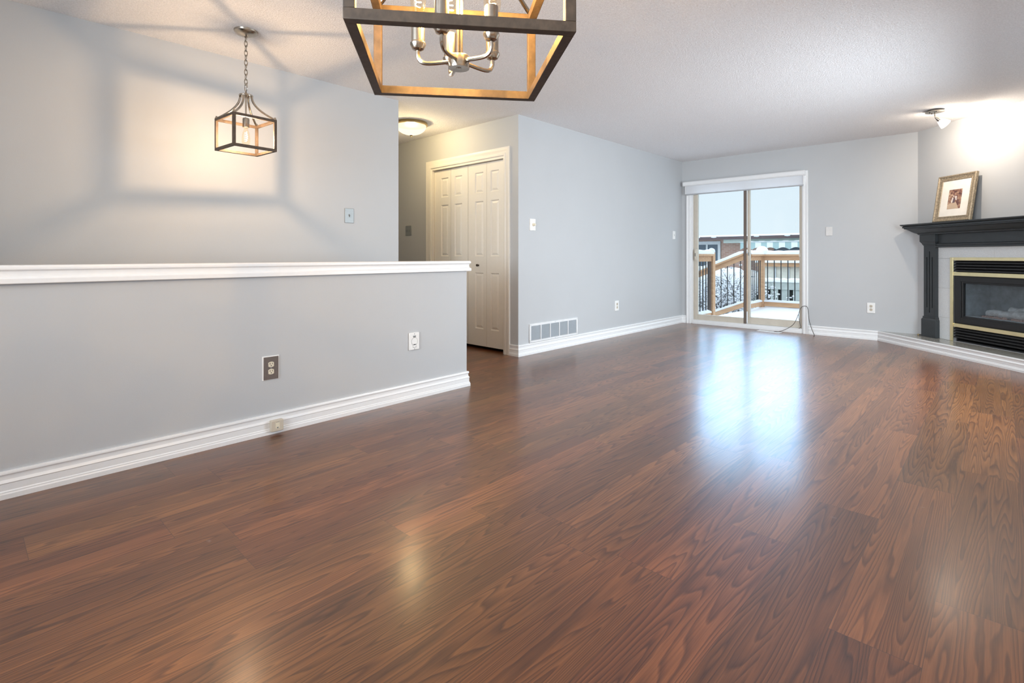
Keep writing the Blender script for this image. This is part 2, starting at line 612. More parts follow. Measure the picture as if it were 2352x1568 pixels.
    def blob(s, c, r, n=10, m=6, jitter=0.0, flat=0.0):
        """lumpy ellipsoid; flat cuts the underside at that fraction of rz"""
        vs = []
        for i in range(m + 1):
            th = PI * i / m
            for k in range(n):
                ph = 2 * PI * k / n
                j = 1 + random.uniform(-jitter, jitter)
                z = math.cos(th)
                z = max(z, -flat) if flat else z
                vs.append((c[0] + r[0] * math.sin(th) * math.cos(ph) * j,
                           c[1] + r[1] * math.sin(th) * math.sin(ph) * j, c[2] + r[2] * z * j))
        fs = []
        for i in range(m):
            for k in range(n):
                l = (k + 1) % n
                fs.append((i * n + k, (i + 1) * n + k, (i + 1) * n + l, i * n + l))
        return s.add(vs, fs)

    def build(s, name, mats, parent=None, bevel=0.0, smooth=35, seg=2, props=None):
        me = bpy.data.meshes.new(name)
        me.from_pydata(s.v, [], s.f)
        me.validate()
        mats = mats if isinstance(mats, (list, tuple)) else [mats]
        for m_ in mats:
            me.materials.append(M[m_] if isinstance(m_, str) else m_)
        if len(mats) > 1 and len(me.polygons) == len(s.m):
            for p, i in zip(me.polygons, s.m):
                p.material_index = i
        bm = bmesh.new()
        bm.from_mesh(me)
        bmesh.ops.remove_doubles(bm, verts=bm.verts, dist=1e-6)
        bmesh.ops.recalc_face_normals(bm, faces=bm.faces)
        bm.to_mesh(me)
        bm.free()
        if smooth:
            for p in me.polygons:
                p.use_smooth = True
            me.set_sharp_from_angle(angle=math.radians(smooth))
        o = bpy.data.objects.new(name, me)
        COL.objects.link(o)
        if parent is not None:
            o.parent = parent
        if bevel:
            b = o.modifiers.new('bevel', 'BEVEL')
            b.width = bevel
            b.segments = seg
            b.limit_method = 'ANGLE'
            b.angle_limit = math.radians(40)
        for k_, v_ in (props or {}).items():
            o[k_] = v_
        return o


def tag(o, label, cat, group=None, kind=None):
    o['label'] = label
    o['category'] = cat
    if group:
        o['group'] = group
    if kind:
        o['kind'] = kind
    return o


def thing(name, label, cat, loc=(0, 0, 0), rz=0.0, group=None, kind=None, rot=None):
    o = bpy.data.objects.new(name, None)
    COL.objects.link(o)
    o.location = loc
    o.rotation_euler = rot if rot else (0, 0, rz)
    o.empty_display_size = 0.05
    return tag(o, label, cat, group, kind)


def struct(mb, name, mat, label, cat, bevel=0.0, smooth=35):
    o = mb.build(name, mat, None, bevel, smooth)
    return tag(o, label, cat, kind='structure')


def point_light(name, loc, power, color, radius, parent=None):
    d = bpy.data.lights.new(name, 'POINT')
    d.energy = power
    d.color = color
    d.shadow_soft_size = radius
    o = bpy.data.objects.new(name, d)
    COL.objects.link(o)
    o.location = loc
    if parent is not None:
        o.parent = parent
    return o


# ------------------------------------------------------------------ room shell
H = 2.44
XL, XH, XB = -4.04, -3.05, -3.55        # stair wall, half wall face, living-room left wall
YC, YB, XR, YR = 3.88, 7.57, 0.62, -2.2  # closet wall, back wall, right wall, rear wall
TH = 0.12

fl = MB()
fl.box(XH - 0.115, XR + 0.1, YR - 0.1, YB + 0.02, -0.1, 0)
fl.box(-7.1, XH - 0.115, 2.5, YC + 0.9, -0.1, 0)
fl.box(XB - 0.2, XH - 0.115, YC + 0.9, YB + 0.02, -0.1, 0)
struct(fl, 'floor', 'floor', 'brown oak laminate plank floor with glossy reflections of the patio door', 'floor', smooth=0)
ce = MB()
ce.box(-7.1, XR + 0.2, YR - 0.15, YB + 0.2, H, H + 0.1)
struct(ce, 'ceiling', 'ceil', 'white stippled ceiling over the whole room and hallway', 'ceiling', smooth=0)

w = MB()
w.box(XL - TH, XL, YR - 0.1, 2.785, -2.6, H)
struct(w, 'wall_left', 'wall', 'grey stairwell wall lit by the cube pendant', 'wall', smooth=0)
w = MB()
w.box(XH - 0.115, XH, YR - 0.1, 2.735, -2.6, 0.957)
struct(w, 'wall_stair', 'wall', 'grey half-height wall with a white cap beside the stairs', 'wall', smooth=0)
w = MB()
w.box(-7.1, XL - TH, 2.785 - TH, 2.785, -0.1, H)
struct(w, 'wall_hall_near', 'wall', 'grey hallway wall running behind the stairwell wall', 'wall', smooth=0)
w = MB()
w.box(-7.1, -7.0, 2.785, YC, -0.1, H)
struct(w, 'wall_hall_end', 'wall', 'grey wall closing the far end of the hallway', 'wall', smooth=0)
w = MB()
for a in ((-7.1, -4.95, 0, H), (-3.745, XB, 0, H), (-4.95, -3.745, 2.06, H)):
    w.box(a[0], a[1], YC, YC + TH, a[2], a[3])
w.box(-5.1, XB - 0.1, YC + 0.7, YC + 0.8, 0, H)
w.box(-5.1, -5.0, YC + TH, YC + 0.7, 0, H)
struct(w, 'wall_closet', 'wall', 'grey hallway wall around the cream closet doors', 'wall', smooth=0)
w = MB()
w.box(XB - TH, XB, YC + TH, YB + 0.18, 0, H)
struct(w, 'wall_living_left', 'wall', 'grey wall with the return vent, bluish in the daylight', 'wall', smooth=0)
DX0, DX1, DH = -3.41, -1.89, 2.10
w = MB()
w.box(XB - 0.001, DX0, YB, YB + 0.18, 0, H)
w.box(DX1, -0.55, YB, YB + 0.18, 0, H)
w.box(DX0, DX1, YB, YB + 0.18, DH, H)
struct(w, 'wall_back', 'wall', 'grey back wall around the sliding patio door', 'wall', smooth=0)

# diagonal corner wall; local x runs along it, local -y points into the room
S2 = math.sqrt(0.5)
DIAG = (-0.70, YB, 0.0)
DR = -PI / 4
DL = (XR + 0.70) / S2


def diag(s, q, z=0.0):
    return (DIAG[0] + s * S2 - q * S2, DIAG[1] - s * S2 - q * S2, z)


w = MB()
for a in ((-0.05, 0.46, 0, H), (1.40, DL + 0.1, 0, H), (0.46, 1.40, 0.965, H), (0.46, 1.40, 0, 0.115)):
    p = [diag(a[0], 0), diag(a[1], 0), diag(a[1], -TH), diag(a[0], -TH)]
    w.hexa([(x, y, a[2]) for x, y, _ in p] + [(x, y, a[3]) for x, y, _ in p])
struct(w, 'wall_diagonal', 'wall', 'pale diagonal corner wall above the fireplace', 'wall', smooth=0)
w = MB()
RY0, RY1 = 3.6, 5.9                       # made-up side window added for fill light, out of frame on the right
RE = YB - (XR + 0.70) + 0.1
w.box(XR, XR + TH, YR - 0.1, RY0, 0, H)
w.box(XR, XR + TH, RY1, RE, 0, H)
w.box(XR, XR + TH, RY0, RY1, 0, 0.55)
w.box(XR, XR + TH, RY0, RY1, 2.2, H)
struct(w, 'wall_right', 'wall', 'grey wall to the right of the fireplace', 'wall', smooth=0)
WX0, WX1, WZ0, WZ1 = -2.35, 0.15, 0.8, 2.15  # opening of a made-up rear window, added to carry fill light
w = MB()
w.box(XL - TH, WX0, YR - TH, YR, -2.6, H)
w.box(WX1, XR + TH, YR - TH, YR, 0, H)
w.box(WX0, WX1, YR - TH, YR, WZ1, H)
w.box(WX0, WX1, YR - TH, YR, -0.1, WZ0)
struct(w, 'wall_rear', 'wall', 'grey dining wall with the added fill-light window behind the camera', 'wall', smooth=0)
win = thing('added_window_1', 'added white framed fill-light window behind the camera', 'window', (0, YR, 0), kind='structure')
b = MB()
for a in ((WX0, WX1, WZ0, WZ0 + .05), (WX0, WX1, WZ1 - .05, WZ1), (WX0, WX0 + .05, WZ0 + .05, WZ1 - .05), (WX1 - .05, WX1, WZ0 + .05, WZ1 - .05),
          (-1.125, -1.075, WZ0 + .05, WZ1 - .05)):
    b.box(a[0], a[1], -0.10, -0.04, a[2], a[3])
b.build('window_frame', 'trim', win, 0.003)
b = MB()
b.box(WX0 + .04, WX1 - .04, -0.075, -0.070, WZ0 + .04, WZ1 - .04)
b.build('window_pane', 'window_glass', win, smooth=0)

win = thing('added_window_2', 'added white framed fill-light window to the right of the camera', 'window', (XR, 0, 0), kind='structure')
b = MB()
for a in ((RY0, RY1, .55, .60), (RY0, RY1, 2.15, 2.2), (RY0, RY0 + .05, .60, 2.15), (RY1 - .05, RY1, .60, 2.15), (4.72, 4.78, .60, 2.15)):
    b.box(.04, .10, a[0], a[1], a[2], a[3])
b.build('window_frame', 'trim', win, 0.003)
b = MB()
b.box(.070, .075, RY0 + .04, RY1 - .04, .59, 2.16)
b.build('window_pane', 'window_glass', win, smooth=0)

# stairs going down behind the half wall
st = MB()
for i in range(11):
    y1 = 2.5 - 0.26 * i
    st.box(XL + 0.001, XH - 0.116, y1 - 0.27, y1, -2.6, -0.19 * (i + 1))
st.box(XL + 0.001, XH - 0.116, YR, 2.5 - 0.26 * 11, -2.6, -2.28)
struct(st, 'stairs', 'stair', 'carpeted stairs going down behind the half wall', 'stairs', smooth=0)

# ------------------------------------------------------------------ mouldings
BASE = [(0, 0), (.021, 0), (.021, .020), (.018, .025), (.018, .030), (.0145, .034), (.0145, .062), (.017, .066), (.015, .070),
        (.010, .078), (.0085, .092), (.010, .097), (.0135, .101), (.0135, .108), (.011, .1135), (0, .1135)]
CAP = [(0, .897), (.024, .897), (.026, .900), (.026, .918), (.021, .921), (.015, .927), (.0135, .940), (.016, .950), (.021, .955),
       (.0235, .957), (.0245, .963), (.023, .971), (.018, .9755), (0, .9755)]
t_ = MB()
t_.mold([(XH, YR), (XH, 2.735), (XH - .115, 2.735)], BASE)
struct(t_, 'baseboard_stair', 'trim', 'tall white moulded baseboard along the half wall', 'baseboard', smooth=25)
t_ = MB()
t_.mold([(XH, YR), (XH, 2.735), (XH - .115, 2.735), (XH - .115, YR)], CAP)
t_.box(XH - .115, XH, YR, 2.735, .957, .9755)
struct(t_, 'trim_1', 'trim', 'white moulded cap rail on top of the half wall', 'trim', smooth=25)
t_ = MB()
t_.mold([(-3.66, YC), (XB, YC), (XB, YB), (-3.478, YB)], BASE)
struct(t_, 'baseboard_left', 'trim', 'white baseboard under the return vent, from closet to patio door', 'baseboard', smooth=25)
t_ = MB()
HX = 6.495 - YB
t_.mold([(-1.825, YB), (HX, YB), (XR, 6.495 - XR)], BASE)
struct(t_, 'baseboard_back', 'trim', 'white baseboard from the patio door round the hearth front', 'baseboard', smooth=25)


# ------------------------------------------------------------------ closet doors
CAS = [(0, 0), (.012, 0), (.016, .012), (.016, .022), (.011, .028), (.013, .050), (.018, .060), (.020, .075), (.018, .085), (0, .085)]


def casing(name, xa, xb, zt, y, wdt, label):
    """U-shaped casing around an opening, profile stepping outward from the opening"""
    b = MB()
    k = wdt / .085
    prof = [(d, u * k) for d, u in CAS]
    pts = [(xa, 0.0), (xa, zt), (xb, zt), (xb, 0.0)]
    dirs = [(-1, 0), (-1, 1), (1, 1), (1, 0)]
    n = len(prof)
    vs = []
    for (px, pz), (dx, dz) in zip(pts, dirs):
        for d, u in prof:
            vs.append((px + dx * u, y - d, pz + dz * u))
    fs = []
    for i in range(3):
        for a in range(n):
            c = (a + 1) % n
            fs.append((i * n + a, i * n + c, (i + 1) * n + c, (i + 1) * n + a))
    fs += [tuple(range(n)), tuple(3 * n + a for a in range(n))[::-1]]
    b.add(vs, fs)
    return struct(b, name, 'door_white' if y < 5 else 'trim', label, 'trim', smooth=25)


casing('trim_2', -4.95, -3.745, 2.05, YC, .085, 'moulded casing framing the closet doors')
cd = thing('door_1', 'pair of cream six-panel bifold closet doors in the hallway', 'closet door', (0, YC, 0), kind='structure')
b = MB()
b.box(-4.951, -4.935, -.002, .12, 0, 2.05)
b.box(-3.76, -3.744, -.002, .12, 0, 2.05)
b.box(-4.935, -3.76, -.0018, .12, 2.025, 2.051)
b.build('door_jamb', 'door_white', cd, .001)
ROWS = ((.22, .83), (1.01, 1.61), (1.70, 1.925))
for x0, x1, cx0, cx1 in ((-4.933, -4.640, -4.816, -4.682), (-4.636, -4.345, -4.572, -4.444),
                         (-4.339, -4.046, -4.229, -4.095), (-4.042, -3.763, -3.985, -3.858)):
    b = MB()
    yf, yb = .035, .065
    # stiles and rails around recessed fields
    b.box(x0, cx0, yf, yb, .035, 2.02)
    b.box(cx1, x1, yf, yb, .035, 2.02)
    zs = [.035] + [z for r in ROWS for z in r] + [2.02]
    for i in range(0, len(zs), 2):
        b.box(cx0, cx1, yf, yb, zs[i], zs[i + 1])
    for z0, z1 in ROWS:
        # sloping sticking down into the field, then a raised centre
        for (A, B_) in (((cx0, z0, cx1, z0), 'b'), ((cx0, z1, cx1, z1), 't'), ((cx0, z0, cx0, z1), 'l'), ((cx1, z0, cx1, z1), 'r')):
            pass
        i1 = .010
        q = [(cx0, yf, z0), (cx1, yf, z0), (cx1, yf, z1), (cx0, yf, z1)]
        r_ = [(cx0 + i1, yf + .013, z0 + i1), (cx1 - i1, yf + .013, z0 + i1), (cx1 - i1, yf + .013, z1 - i1), (cx0 + i1, yf + .013, z1 - i1)]
        i2 = .034
        s_ = [(cx0 + i2, yf + .003, z0 + i2), (cx1 - i2, yf + .003, z0 + i2), (cx1 - i2, yf + .003, z1 - i2), (cx0 + i2, yf + .003, z1 - i2)]
        b.add(q + r_ + s_, [(k, (k + 1) % 4, 4 + (k + 1) % 4, 4 + k) for k in range(4)] +
              [(4 + k, 4 + (k + 1) % 4, 8 + (k + 1) % 4, 8 + k) for k in range(4)] + [(8, 9, 10, 11)])
        b.box(cx0, cx1, yb - .012, yb, z0, z1)
    leaf = b.build('door_leaf', 'door_white', cd, smooth=0)
    if x0 == -4.339:
        k = MB()
        RX = Matrix.Rotation(PI / 2, 3, 'X')
        k.lathe([(.009, 0), (.009, .004), (.005, .008), (.005, .014), (.011, .018), (.014, .024), (.012, .031), (.006, .034)],
                (-4.17, yf, .912), 16, RX)
        k.build('door_knob', 'bronze', leaf)

# ------------------------------------------------------------------ sliding patio door
pd = thing('door_2', 'almond framed sliding glass patio door onto the snowy deck', 'patio door', (0, YB, 0), kind='structure')
casing('trim_3', DX0, DX1, 2.06, YB, .062, 'white casing around the sliding patio door')
b = MB()
b.box(DX0, DX0 + .03, 0, .16, 0, DH)
b.box(DX1 - .012, DX1, 0, .16, 0, DH)
b.box(DX0 + .03, DX1 - .012, 0, .16, DH - .02, DH)
b.build('door_jamb', 'trim', pd, .002)
b = MB()
b.box(DX0 + .03, DX0 + .055, .03, .16, .03, DH - .02)
b.box(DX1 - .035, DX1 - .012, .03, .16, .03, DH - .02)
b.box(DX0 + .055, DX1 - .035, .03, .16, DH - .05, DH - .02)
b.build('door_frame', 'almond', pd, .002)
b = MB()
b.box(DX0 + .03, DX1 - .012, -.012, .17, 0, .035)
b.box(DX0 + .03, DX1 - .012, -.006, .012, .035, .062)
b.box(DX0 + .03, DX1 - .012, .075, .09, .035, .058)
b.box(DX0 + .03, DX1 - .012, .15, .17, .035, .06)
b.build('door_sill', 'trim', pd, .002)
# left leaf slides on the inner track
b = MB()
xa, xb_ = DX0 + .055, -2.615
b.box(xa, xa + .045, .02, .055, .06, DH - .03)
b.box(xa + .045, xb_ - .032, .0205, .055, .06, .142)
b.box(xa + .045, xb_ - .032, .0205, .055, DH - .075, DH - .03)
lf = b.build('sliding_panel', 'almond', pd, .002)
b = MB()
b.box(xb_ - .032, xb_, .018, .057, .06, DH - .03)
b.build('meeting_stile', 'door_brown', lf, .002, props={'label': 'dark brown meeting stile'})
b = MB()
b.box(xa + .04, xb_ - .03, .036, .041, .135, DH - .07)
b.build('glass_pane', 'window_glass', lf, smooth=0)
b = MB()
b.box(xa + .006, xa + .040, -.004, .02, .945, 1.115)
b.box(xa + .014, xa + .032, -.022, -.004, .965, 1.095)
hd = b.build('door_handle', 'almond', lf, .004)
b = MB()
b.box(xa + .018, xa + .028, -.0235, -.020, 1.005, 1.055)
b.build('latch', 'slot', hd, .001)
# right leaf on the outer track
b = MB()
xc, xd = -2.61, DX1 - .035
b.box(xc, xc + .035, .06, .10, .06, DH - .03)
b.box(xd - .022, xd, .06, .10, .06, DH - .03)
b.box(xc + .035, xd - .022, .0605, .10, .06, .155)
b.box(xc + .035, xd - .022, .0605, .10, DH - .075, DH - .03)
rf = b.build('sliding_panel', 'almond', pd, .002)
b = MB()
b.box(xc + .03, xd - .02, .078, .083, .15, DH - .07)
b.build('glass_pane', 'window_glass', rf, smooth=0)
b = MB()
b.box(xc + .010, xc + .025, .054, .06, 1.02, 1.06)
b.build('latch', 'steel', rf, .001)
b = MB()
b.box(DX1 - .055, DX1 - .035, .03, .06, 1.00, 1.05)
b.build('strike', 'almond', pd, .001)

bl = thing('roller_blind', 'white roller blind rolled up at the top of the patio door', 'blind', (-2.675, YB, 1.92))
b = MB()
b.prism([(-.075, .136), (-.085, .150), (-.085, .190), (-.075, .203), (-.001, .203), (-.001, .136)], 'x', -.825, .825)
b.build('cassette', 'trim', bl, .003)
b = MB()
b.box(-.790, .800, -.050, -.044, .015, .150)
b.build('blind_fabric', 'blind', bl, smooth=0)
b = MB()
b.box(-.790, .800, -.055, -.039, .002, .018)
b.build('hem_bar', 'blind_bar', bl, .003)
b = MB()
b.box(.800, .806, -.06, -.001, .02, .160)
b.build('side_bracket', 'trim', bl, .001)
b = MB()
b.box(-.796, -.790, -.06, -.001, .02, .160)
b.build('side_bracket', 'trim', bl, .001)


# ------------------------------------------------------------------ wall plates: local x along the wall, -y into the room
def rrect(w_, h_, r, n=5):
    pts = []
    for cx, cz, a in ((w_ / 2 - r, h_ / 2 - r, 0), (-w_ / 2 + r, h_ / 2 - r, 90), (-w_ / 2 + r, -h_ / 2 + r, 180), (w_ / 2 - r, -h_ / 2 + r, 270)):
        for i in range(n + 1):
            an = math.radians(a + 90 * i / n)
            pts.append((cx + r * math.cos(an), cz + r * math.sin(an)))
    return pts


def wall_item(name, label, cat, loc, rz, group=None):
    return thing(name, label, cat, loc, rz, group)


def plate(root, w_, h_, mat, d=.006, edge='plate', bev=.0025):
    b = MB()
    b.box(-w_ / 2, w_ / 2, -d, .0005, -h_ / 2, h_ / 2)
    return b.build(edge, mat, root, bev, seg=2)


def screw(root, x, z, y, mat='steel'):
    b = MB()
    b.lathe([(.0032, 0), (.0032, .0008), (.002, .0014)], (x, y, z), 10, Matrix.Rotation(PI / 2, 3, 'X'))
    b.build('screw', mat, root)


def duplex(root, y, face, w_=.036):
    for dz in (.0205, -.0205):
        b = MB()
        pts = [(max(-.0125, min(.0125, .0175 * math.cos(a))) * w_ / .029, .0155 * math.sin(a)) for a in [2 * PI * i / 24 for i in range(24)]]
        pts = [(x * 1.0, z + dz) for x, z in pts]
        b.prism(pts, 'y', y - .0025, y + .001)
        r = b.build('receptacle', face, root, .0006)
        s_ = MB()
        s_.box(-.0080, -.0052, y - .0032, y - .0020, dz + .000, dz + .0100)
        s_.box(.0052, .0080, y - .0032, y - .0020, dz + .001, dz + .0090)
        s_.lathe([(.0028, 0), (.0028, .0012)], (0, y - .0020, dz - .0065), 10, Matrix.Rotation(PI / 2, 3, 'X'))
        s_.build('slots', 'slot', r, smooth=0)


R90 = PI / 2
o = wall_item('wall_outlet', 'dark steel duplex outlet low on the half wall', 'outlet', (XH, 1.234, .375), R90)
plate(o, .096, .138, 'white_plastic', .004, 'backing_plate')
b = MB()
b.box(-.040, .042, -.0075, -.0035, -.065, .064)
b.build('cover_plate', 'bronze_plate', o, .0015)
duplex(o, -.0075, 'ivory')
screw(o, 0, 0, -.0075)

o = wall_item('vacuum_inlet', 'white central vacuum inlet plate at the end of the half wall', 'vacuum inlet', (XH, 2.230, .409), R90)
plate(o, .088, .124, 'white_plastic', .011, 'plate', .005)
b = MB()
flap = []
for i in range(32):
    a = 2 * PI * i / 32
    flap.append((.0255 * math.cos(a), .0265 * math.sin(a) - .001))
b.prism(flap, 'y', -.0128, -.010)
b.prism([(-.0135, -.020), (.0135, -.020), (.0135, -.042), (-.0135, -.042)], 'y', -.0128, -.010)
fp = b.build('flap', 'white_plastic', o, .0008)
b = MB()
b.tube([(.0262 * math.cos(a), -.0112, .0272 * math.sin(a) - .001) for a in [math.radians(x) for x in range(-55, 236, 10)]], .0011, 6)
b.tube([(-.0145, -.0112, -.023), (-.0145, -.0112, -.043), (.0145, -.0112, -.043), (.0145, -.0112, -.023)], .0011, 6)
b.build('groove', 'grey_line', fp)
b = MB()
b.prism([(-.0105, .027), (.0105, .027), (.0125, .040), (-.0125, .040)], 'y', -.0118, -.010)
b.build('finger_notch', 'grey_line', o, smooth=0)
screw(o, 0, .052, -.011)
screw(o, 0, -.053, -.011)

o = wall_item('phone_jack', 'small beige phone jack box on the half wall baseboard', 'phone jack', (XH + .0145, 1.2555, .050), R90)
b = MB()
b.box(-.034, .034, -.030, -.0005, -.032, .030)
b.build('jack_box', 'beige', o, .003)
b = MB()
b.box(-.012, .012, -.0312, -.0295, -.016, .022)
b.build('jack_door', 'ivory', o, .0006)
b = MB()
b.prism([(-.006, -.008), (.006, -.008), (.003, -.014), (-.003, -.014)], 'y', -.0322, -.031)
b.build('arrow_mark', 'grey_line', o, smooth=0)
b = MB()
b.box(-.010, .010, -.0318, -.031, .019, .0215)
b.build('jack_slot', 'grey_line', o, smooth=0)


def toggle(root, x, y, mat):
    b = MB()
    b.box(x - .005, x + .005, y - .001, y + .001, -.012, .012)
    b.build('toggle_slot', 'grey_line', root, smooth=0)
    b = MB()
    b.hexa([(x - .0038, y, -.005), (x + .0038, y, -.005), (x + .0038, y, .005), (x - .0038, y, .005),
            (x - .003, y - .013, .003), (x + .003, y - .013, .003), (x + .003, y - .013, .010), (x - .003, y - .013, .010)])
    b.build('toggle', mat, root, .001)


o = wall_item('light_switch', 'brushed steel toggle switch on the stairwell wall, right of the cube pendant', 'light switch', (XL, 2.287, 1.355), R90)
plate(o, .084, .123, 'steel', .006)
toggle(o, 0, -.006, 'steel')
o = wall_item('light_switch', 'steel switch plate with two toggles on the hallway wall, left of the closet doors', 'light switch', (-5.408, YC, 1.33), 0)
plate(o, .122, .123, 'steel', .006)
toggle(o, -.023, -.006, 'steel')
toggle(o, .023, -.006, 'steel')
o = wall_item('dimmer_switch', 'white dimmer plate with a round knob on the wall corner beside the closet', 'dimmer switch', (XB, 4.092, 1.337), R90)
plate(o, .086, .122, 'white_plastic', .012, 'plate', .002)
b = MB()
b.lathe([(.016, 0), (.016, .006), (.0135, .009), (.0130, .026), (.0115, .029)], (.004, -.012, 0), 20, Matrix.Rotation(PI / 2, 3, 'X'))
b.build('dimmer_knob', 'ivory', o)
o = wall_item('light_switch', 'small white toggle switch at the far end of the left wall, near the patio door', 'light switch', (XB, 7.302, 1.320), R90)
plate(o, .080, .121, 'white_plastic', .007)
toggle(o, 0, -.007, 'white_plastic')
o = wall_item('blank_plate', 'blank wall-coloured plate on the back wall right of the patio door', 'wall plate', (-1.591, YB, 1.324), 0)
plate(o, .074, .112, 'painted_plate', .008)
o = wall_item('wall_outlet', 'white duplex outlet on the left wall beyond the return vent', 'outlet', (XB, 5.718, .384), R90)
plate(o, .086, .126, 'white_plastic', .010)
duplex(o, -.010, 'beige')
screw(o, 0, 0, -.010)
o = wall_item('wall_outlet', 'white duplex outlet on the back wall between patio door and fireplace', 'outlet', (-1.148, YB, .385), 0)
plate(o, .082, .124, 'white_plastic', .008)
duplex(o, -.008, 'beige')
screw(o, 0, 0, -.008)

# return-air vent
o = wall_item('return_vent', 'long white return-air vent of five louvred panels above the baseboard', 'vent', (XB, 4.46, .213), R90)
VW, VH = .836, .194
b = MB()
b.box(-VW / 2, VW / 2, -.012, -.0005, VH / 2 - .022, VH / 2)
b.box(-VW / 2, VW / 2, -.012, -.0005, -VH / 2, -VH / 2 + .022)
b.box(-VW / 2, -VW / 2 + .024, -.012, -.0005, -VH / 2 + .022, VH / 2 - .022)
b.box(VW / 2 - .024, VW / 2, -.012, -.0005, -VH / 2 + .022, VH / 2 - .022)
b.build('vent_frame', 'vent_white', o, .003)
bars = [-.418 + .024 + .1576 * i for i in range(1, 5)]
for x in bars:
    b = MB()
    b.box(x - .006, x + .006, -.012, -.001, -VH / 2 + .02, VH / 2 - .02)
    b.build('vent_bar', 'vent_white', o, .002)
edges = [-.394] + bars + [.394]
for i in range(5):
    b = MB()
    xa, xb2 = edges[i] + (.006 if i else 0), edges[i + 1] - (.006 if i < 4 else 0)
    for k in range(12):
        z = -VH / 2 + .028 + k * .0122
        b.hexa([(xa, -.009, z - .003), (xb2, -.009, z - .003), (xb2, -.001, z + .006), (xa, -.001, z + .006),
                (xa, -.0085, z - .0015), (xb2, -.0085, z - .0015), (xb2, -.0005, z + .0075), (xa, -.0005, z + .0075)])
    b.build('louvre_panel', 'vent_grey', o, smooth=0)
b = MB()
b.box(-.40, .40, -.0008, .0005, -VH / 2 + .01, VH / 2 - .01)
b.build('duct_opening', 'vent_dark', o, smooth=0)
for x in (-.40, 0, .40):
    for z in (-.088, .088):
        screw(o, x, z, -.012)

# floor register and loose cable at the patio door
o = thing('floor_register', 'small metal floor register in front of the patio door', 'vent', (-2.262, 7.435, 0), math.radians(-5))
b = MB()
b.box(-.145, .145, -.055, -.040, 0, .005)
b.box(-.145, .145, .040, .055, 0, .005)
b.box(-.145, -.130, -.040, .040, 0, .005)
b.box(.130, .145, -.040, .040, 0, .005)
for i in range(15):
    x = -.121 + i * .0173
    b.box(x - .003, x + .003, -.040, .040, .001, .0045)
b.box(-.13, .13, -.004, .004, .001, .0048)
b.build('register_grille', 'vent_white', o, .001)
b = MB()
b.box(-.132, .132, -.042, .042, .0002, .001)
b.build('duct_opening', 'vent_dark', o, smooth=0)


def spline(pts, n=8):
    P = [Vector(p) for p in pts]
    P = [P[0] * 2 - P[1]] + P + [P[-1] * 2 - P[-2]]
    out = []
    for i in range(1, len(P) - 2):
        for k in range(n):
            t = k / n
            a, b_, c, d = P[i - 1], P[i], P[i + 1], P[i + 2]
            out.append(0.5 * ((2 * b_) + (c - a) * t + (2 * a - 5 * b_ + 4 * c - d) * t * t + (3 * b_ - a - 3 * c + d) * t ** 3))
    out.append(P[-2])
    return out


b = MB()
b.tube(spline([(-2.20, 7.44, .009), (-2.12, 7.47, .022), (-1.99, 7.50, .112), (-1.925, 7.50, .255), (-1.902, 7.49, .325), (-1.862, 7.475, .366),
               (-1.813, 7.475, .348), (-1.800, 7.49, .20), (-1.775, 7.50, .09), (-1.735, 7.47, .004), (-1.725, 7.40, .004)]), .0035, 6)
b.tube(spline([(-1.925, 7.50, .255), (-1.914, 7.505, .16), (-1.90, 7.51, .09), (-1.925, 7.515, .069)]), .0032, 6)
tag(b.build('cable', 'cable'), 'thin dark cable looping up from the floor by the patio door jamb', 'cable')

# ------------------------------------------------------------------ fireplace on the diagonal wall (local x = s, local -y = into the room)
hp = MB()
hp.prism([(HX + .0005, YB - .0005), (-.70, YB - .0005), (XR - .0005, 6.25 - .0005 + .0), (XR - .0005, 6.495 - XR + .0005)], 'z', 0, .1135)
he = struct(hp, 'hearth', 'hearth', 'low taupe tiled hearth in front of the fireplace', 'hearth', smooth=0)

fs = thing('fireplace_surround', 'charcoal painted wooden fireplace mantel with fluted pilasters', 'fireplace mantel', DIAG, DR)
Z0 = .1135
FC = .93                      # centre of the fireplace along the wall


